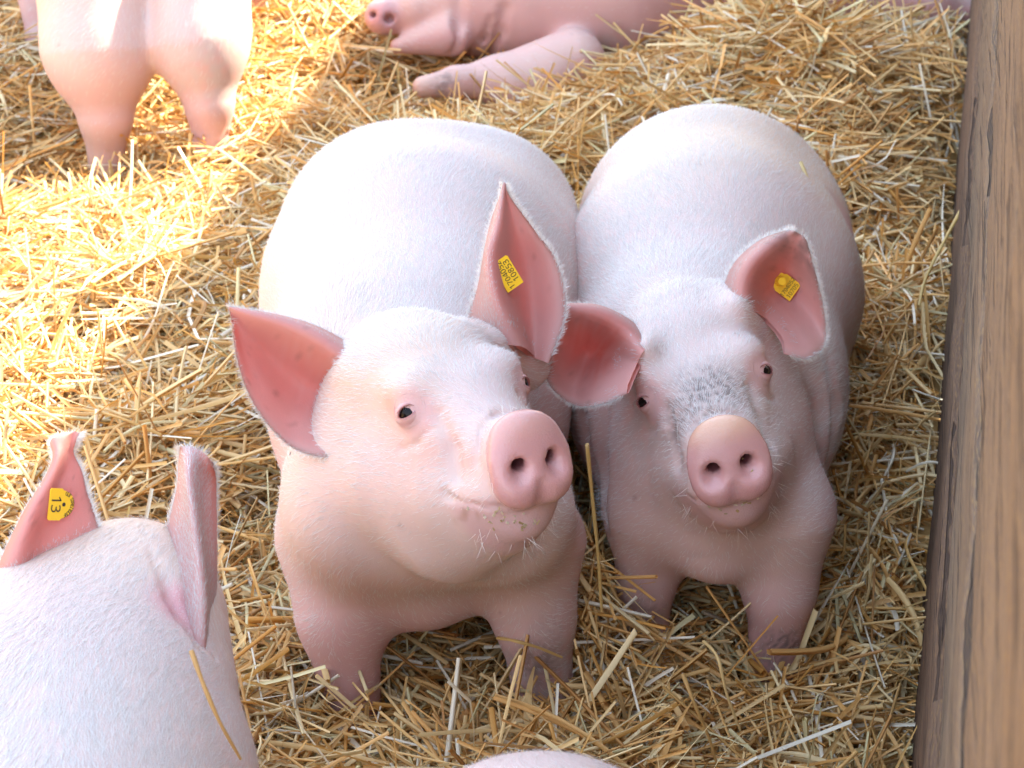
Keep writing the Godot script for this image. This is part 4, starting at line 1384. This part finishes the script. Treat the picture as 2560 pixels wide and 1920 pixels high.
	finish(g, 14000.0, func(p: Vector3, n: Vector3) -> bool: return p.y > 0.0 and n.z > -0.3)

	# ---------------- pig whose back just shows at the bottom edge
	g = new_pig("white bristly back of a pig just showing at the bottom edge, below the middle pig", Vector3(0.05, 0, -1.6))
	g.cell = 0.008
	g.flow = Vector3(0.2, -0.2, 1)
	g.cap(Vector3(0.0292, 0.3534, -1.5897), Vector3(0.0238, 0.4868, -1.2048), 0.18, 0.2, 0.08)
	g.cap(Vector3(-0.0262, 0.2854, -1.6082), Vector3(-0.0280, 0.0456, -1.6429), 0.09, 0.05, 0.05)
	g.cap(Vector3(0.0860, 0.2854, -1.6082), Vector3(0.0919, 0.0456, -1.6429), 0.09, 0.05, 0.05)
	finish(g, 60000.0, func(p: Vector3, n: Vector3) -> bool: return p.y > 0.3)

func stalks() -> void:
	stalk("brown stalk leaning against the shoulder of the pig at the lower left", [Vector3(-0.3241, 0.5669, -1.7707), Vector3(-0.3100, 0.5427, -1.7452), Vector3(-0.2951, 0.5041, -1.7344), Vector3(-0.2790, 0.4458, -1.7469)], 0.005, Color(0.42, 0.24, 0.08))
	stalk("flat straw lying across the front leg of the middle pig", [Vector3(-0.0191, 0.1572, -2.3424), Vector3(0.0024, 0.1781, -2.3083), Vector3(0.0329, 0.1646, -2.3121), Vector3(0.0666, 0.1348, -2.3295)], 0.006, Color(0.55, 0.36, 0.12))
	stalk("long pale stalk standing up beside the haunch of the right pig", [Vector3(0.4536, 0.4919, -3.1361), Vector3(0.4735, 0.4524, -3.0671), Vector3(0.4885, 0.4114, -3.0204), Vector3(0.5016, 0.3562, -3.0346)], 0.006, Color(0.62, 0.48, 0.22))
	stalk("yellow stalk leaning on the base of the board wall", [Vector3(0.7748, 0.2870, -3.3989), Vector3(0.7346, 0.2608, -3.3260), Vector3(0.6936, 0.2292, -3.2500), Vector3(0.6727, 0.2123, -3.1825)], 0.006, Color(0.62, 0.45, 0.16))
	stalk("thin curled straw resting on the back of the middle pig", [Vector3(-0.1968, 0.4692, -2.8863), Vector3(-0.1846, 0.4789, -2.8804), Vector3(-0.1707, 0.4835, -2.8772), Vector3(-0.1571, 0.4823, -2.8765)], 0.003, Color(0.60, 0.42, 0.18))
	stalk("thin yellow straw draped over the rump of the middle pig", [Vector3(-0.1758, 0.4322, -3.3787), Vector3(-0.1295, 0.4329, -3.3907), Vector3(-0.0820, 0.4348, -3.3572), Vector3(-0.0241, 0.4268, -3.3756)], 0.004, Color(0.66, 0.48, 0.2))
	stalk("small orange scrap of straw on the right pig's shoulder", [Vector3(0.2314, 0.4694, -2.9153), Vector3(0.2400, 0.4656, -2.9073), Vector3(0.2493, 0.4670, -2.9139)], 0.004, Color(0.6, 0.3, 0.08))
	stalk("tall upright stalk in front of the right pig", [Vector3(0.2157, 0.2083, -2.1987), Vector3(0.2295, 0.1817, -2.1718), Vector3(0.2488, 0.1336, -2.1671), Vector3(0.2624, 0.0875, -2.1636)], 0.0055, Color(0.48, 0.28, 0.09))
	stalk("long straw standing between the two pigs below the snouts", [Vector3(0.0902, 0.5271, -2.2326), Vector3(0.0991, 0.4364, -2.2496), Vector3(0.1083, 0.3431, -2.2650), Vector3(0.1155, 0.2472, -2.2789)], 0.006, Color(0.52, 0.36, 0.13))
	stalk("bent straw standing before the right pig, nearest its left foot", [Vector3(0.2482, 0.2016, -2.2757), Vector3(0.2624, 0.2078, -2.2331), Vector3(0.2742, 0.1669, -2.2094), Vector3(0.2940, 0.1132, -2.2015)], 0.005, Color(0.60, 0.42, 0.17))
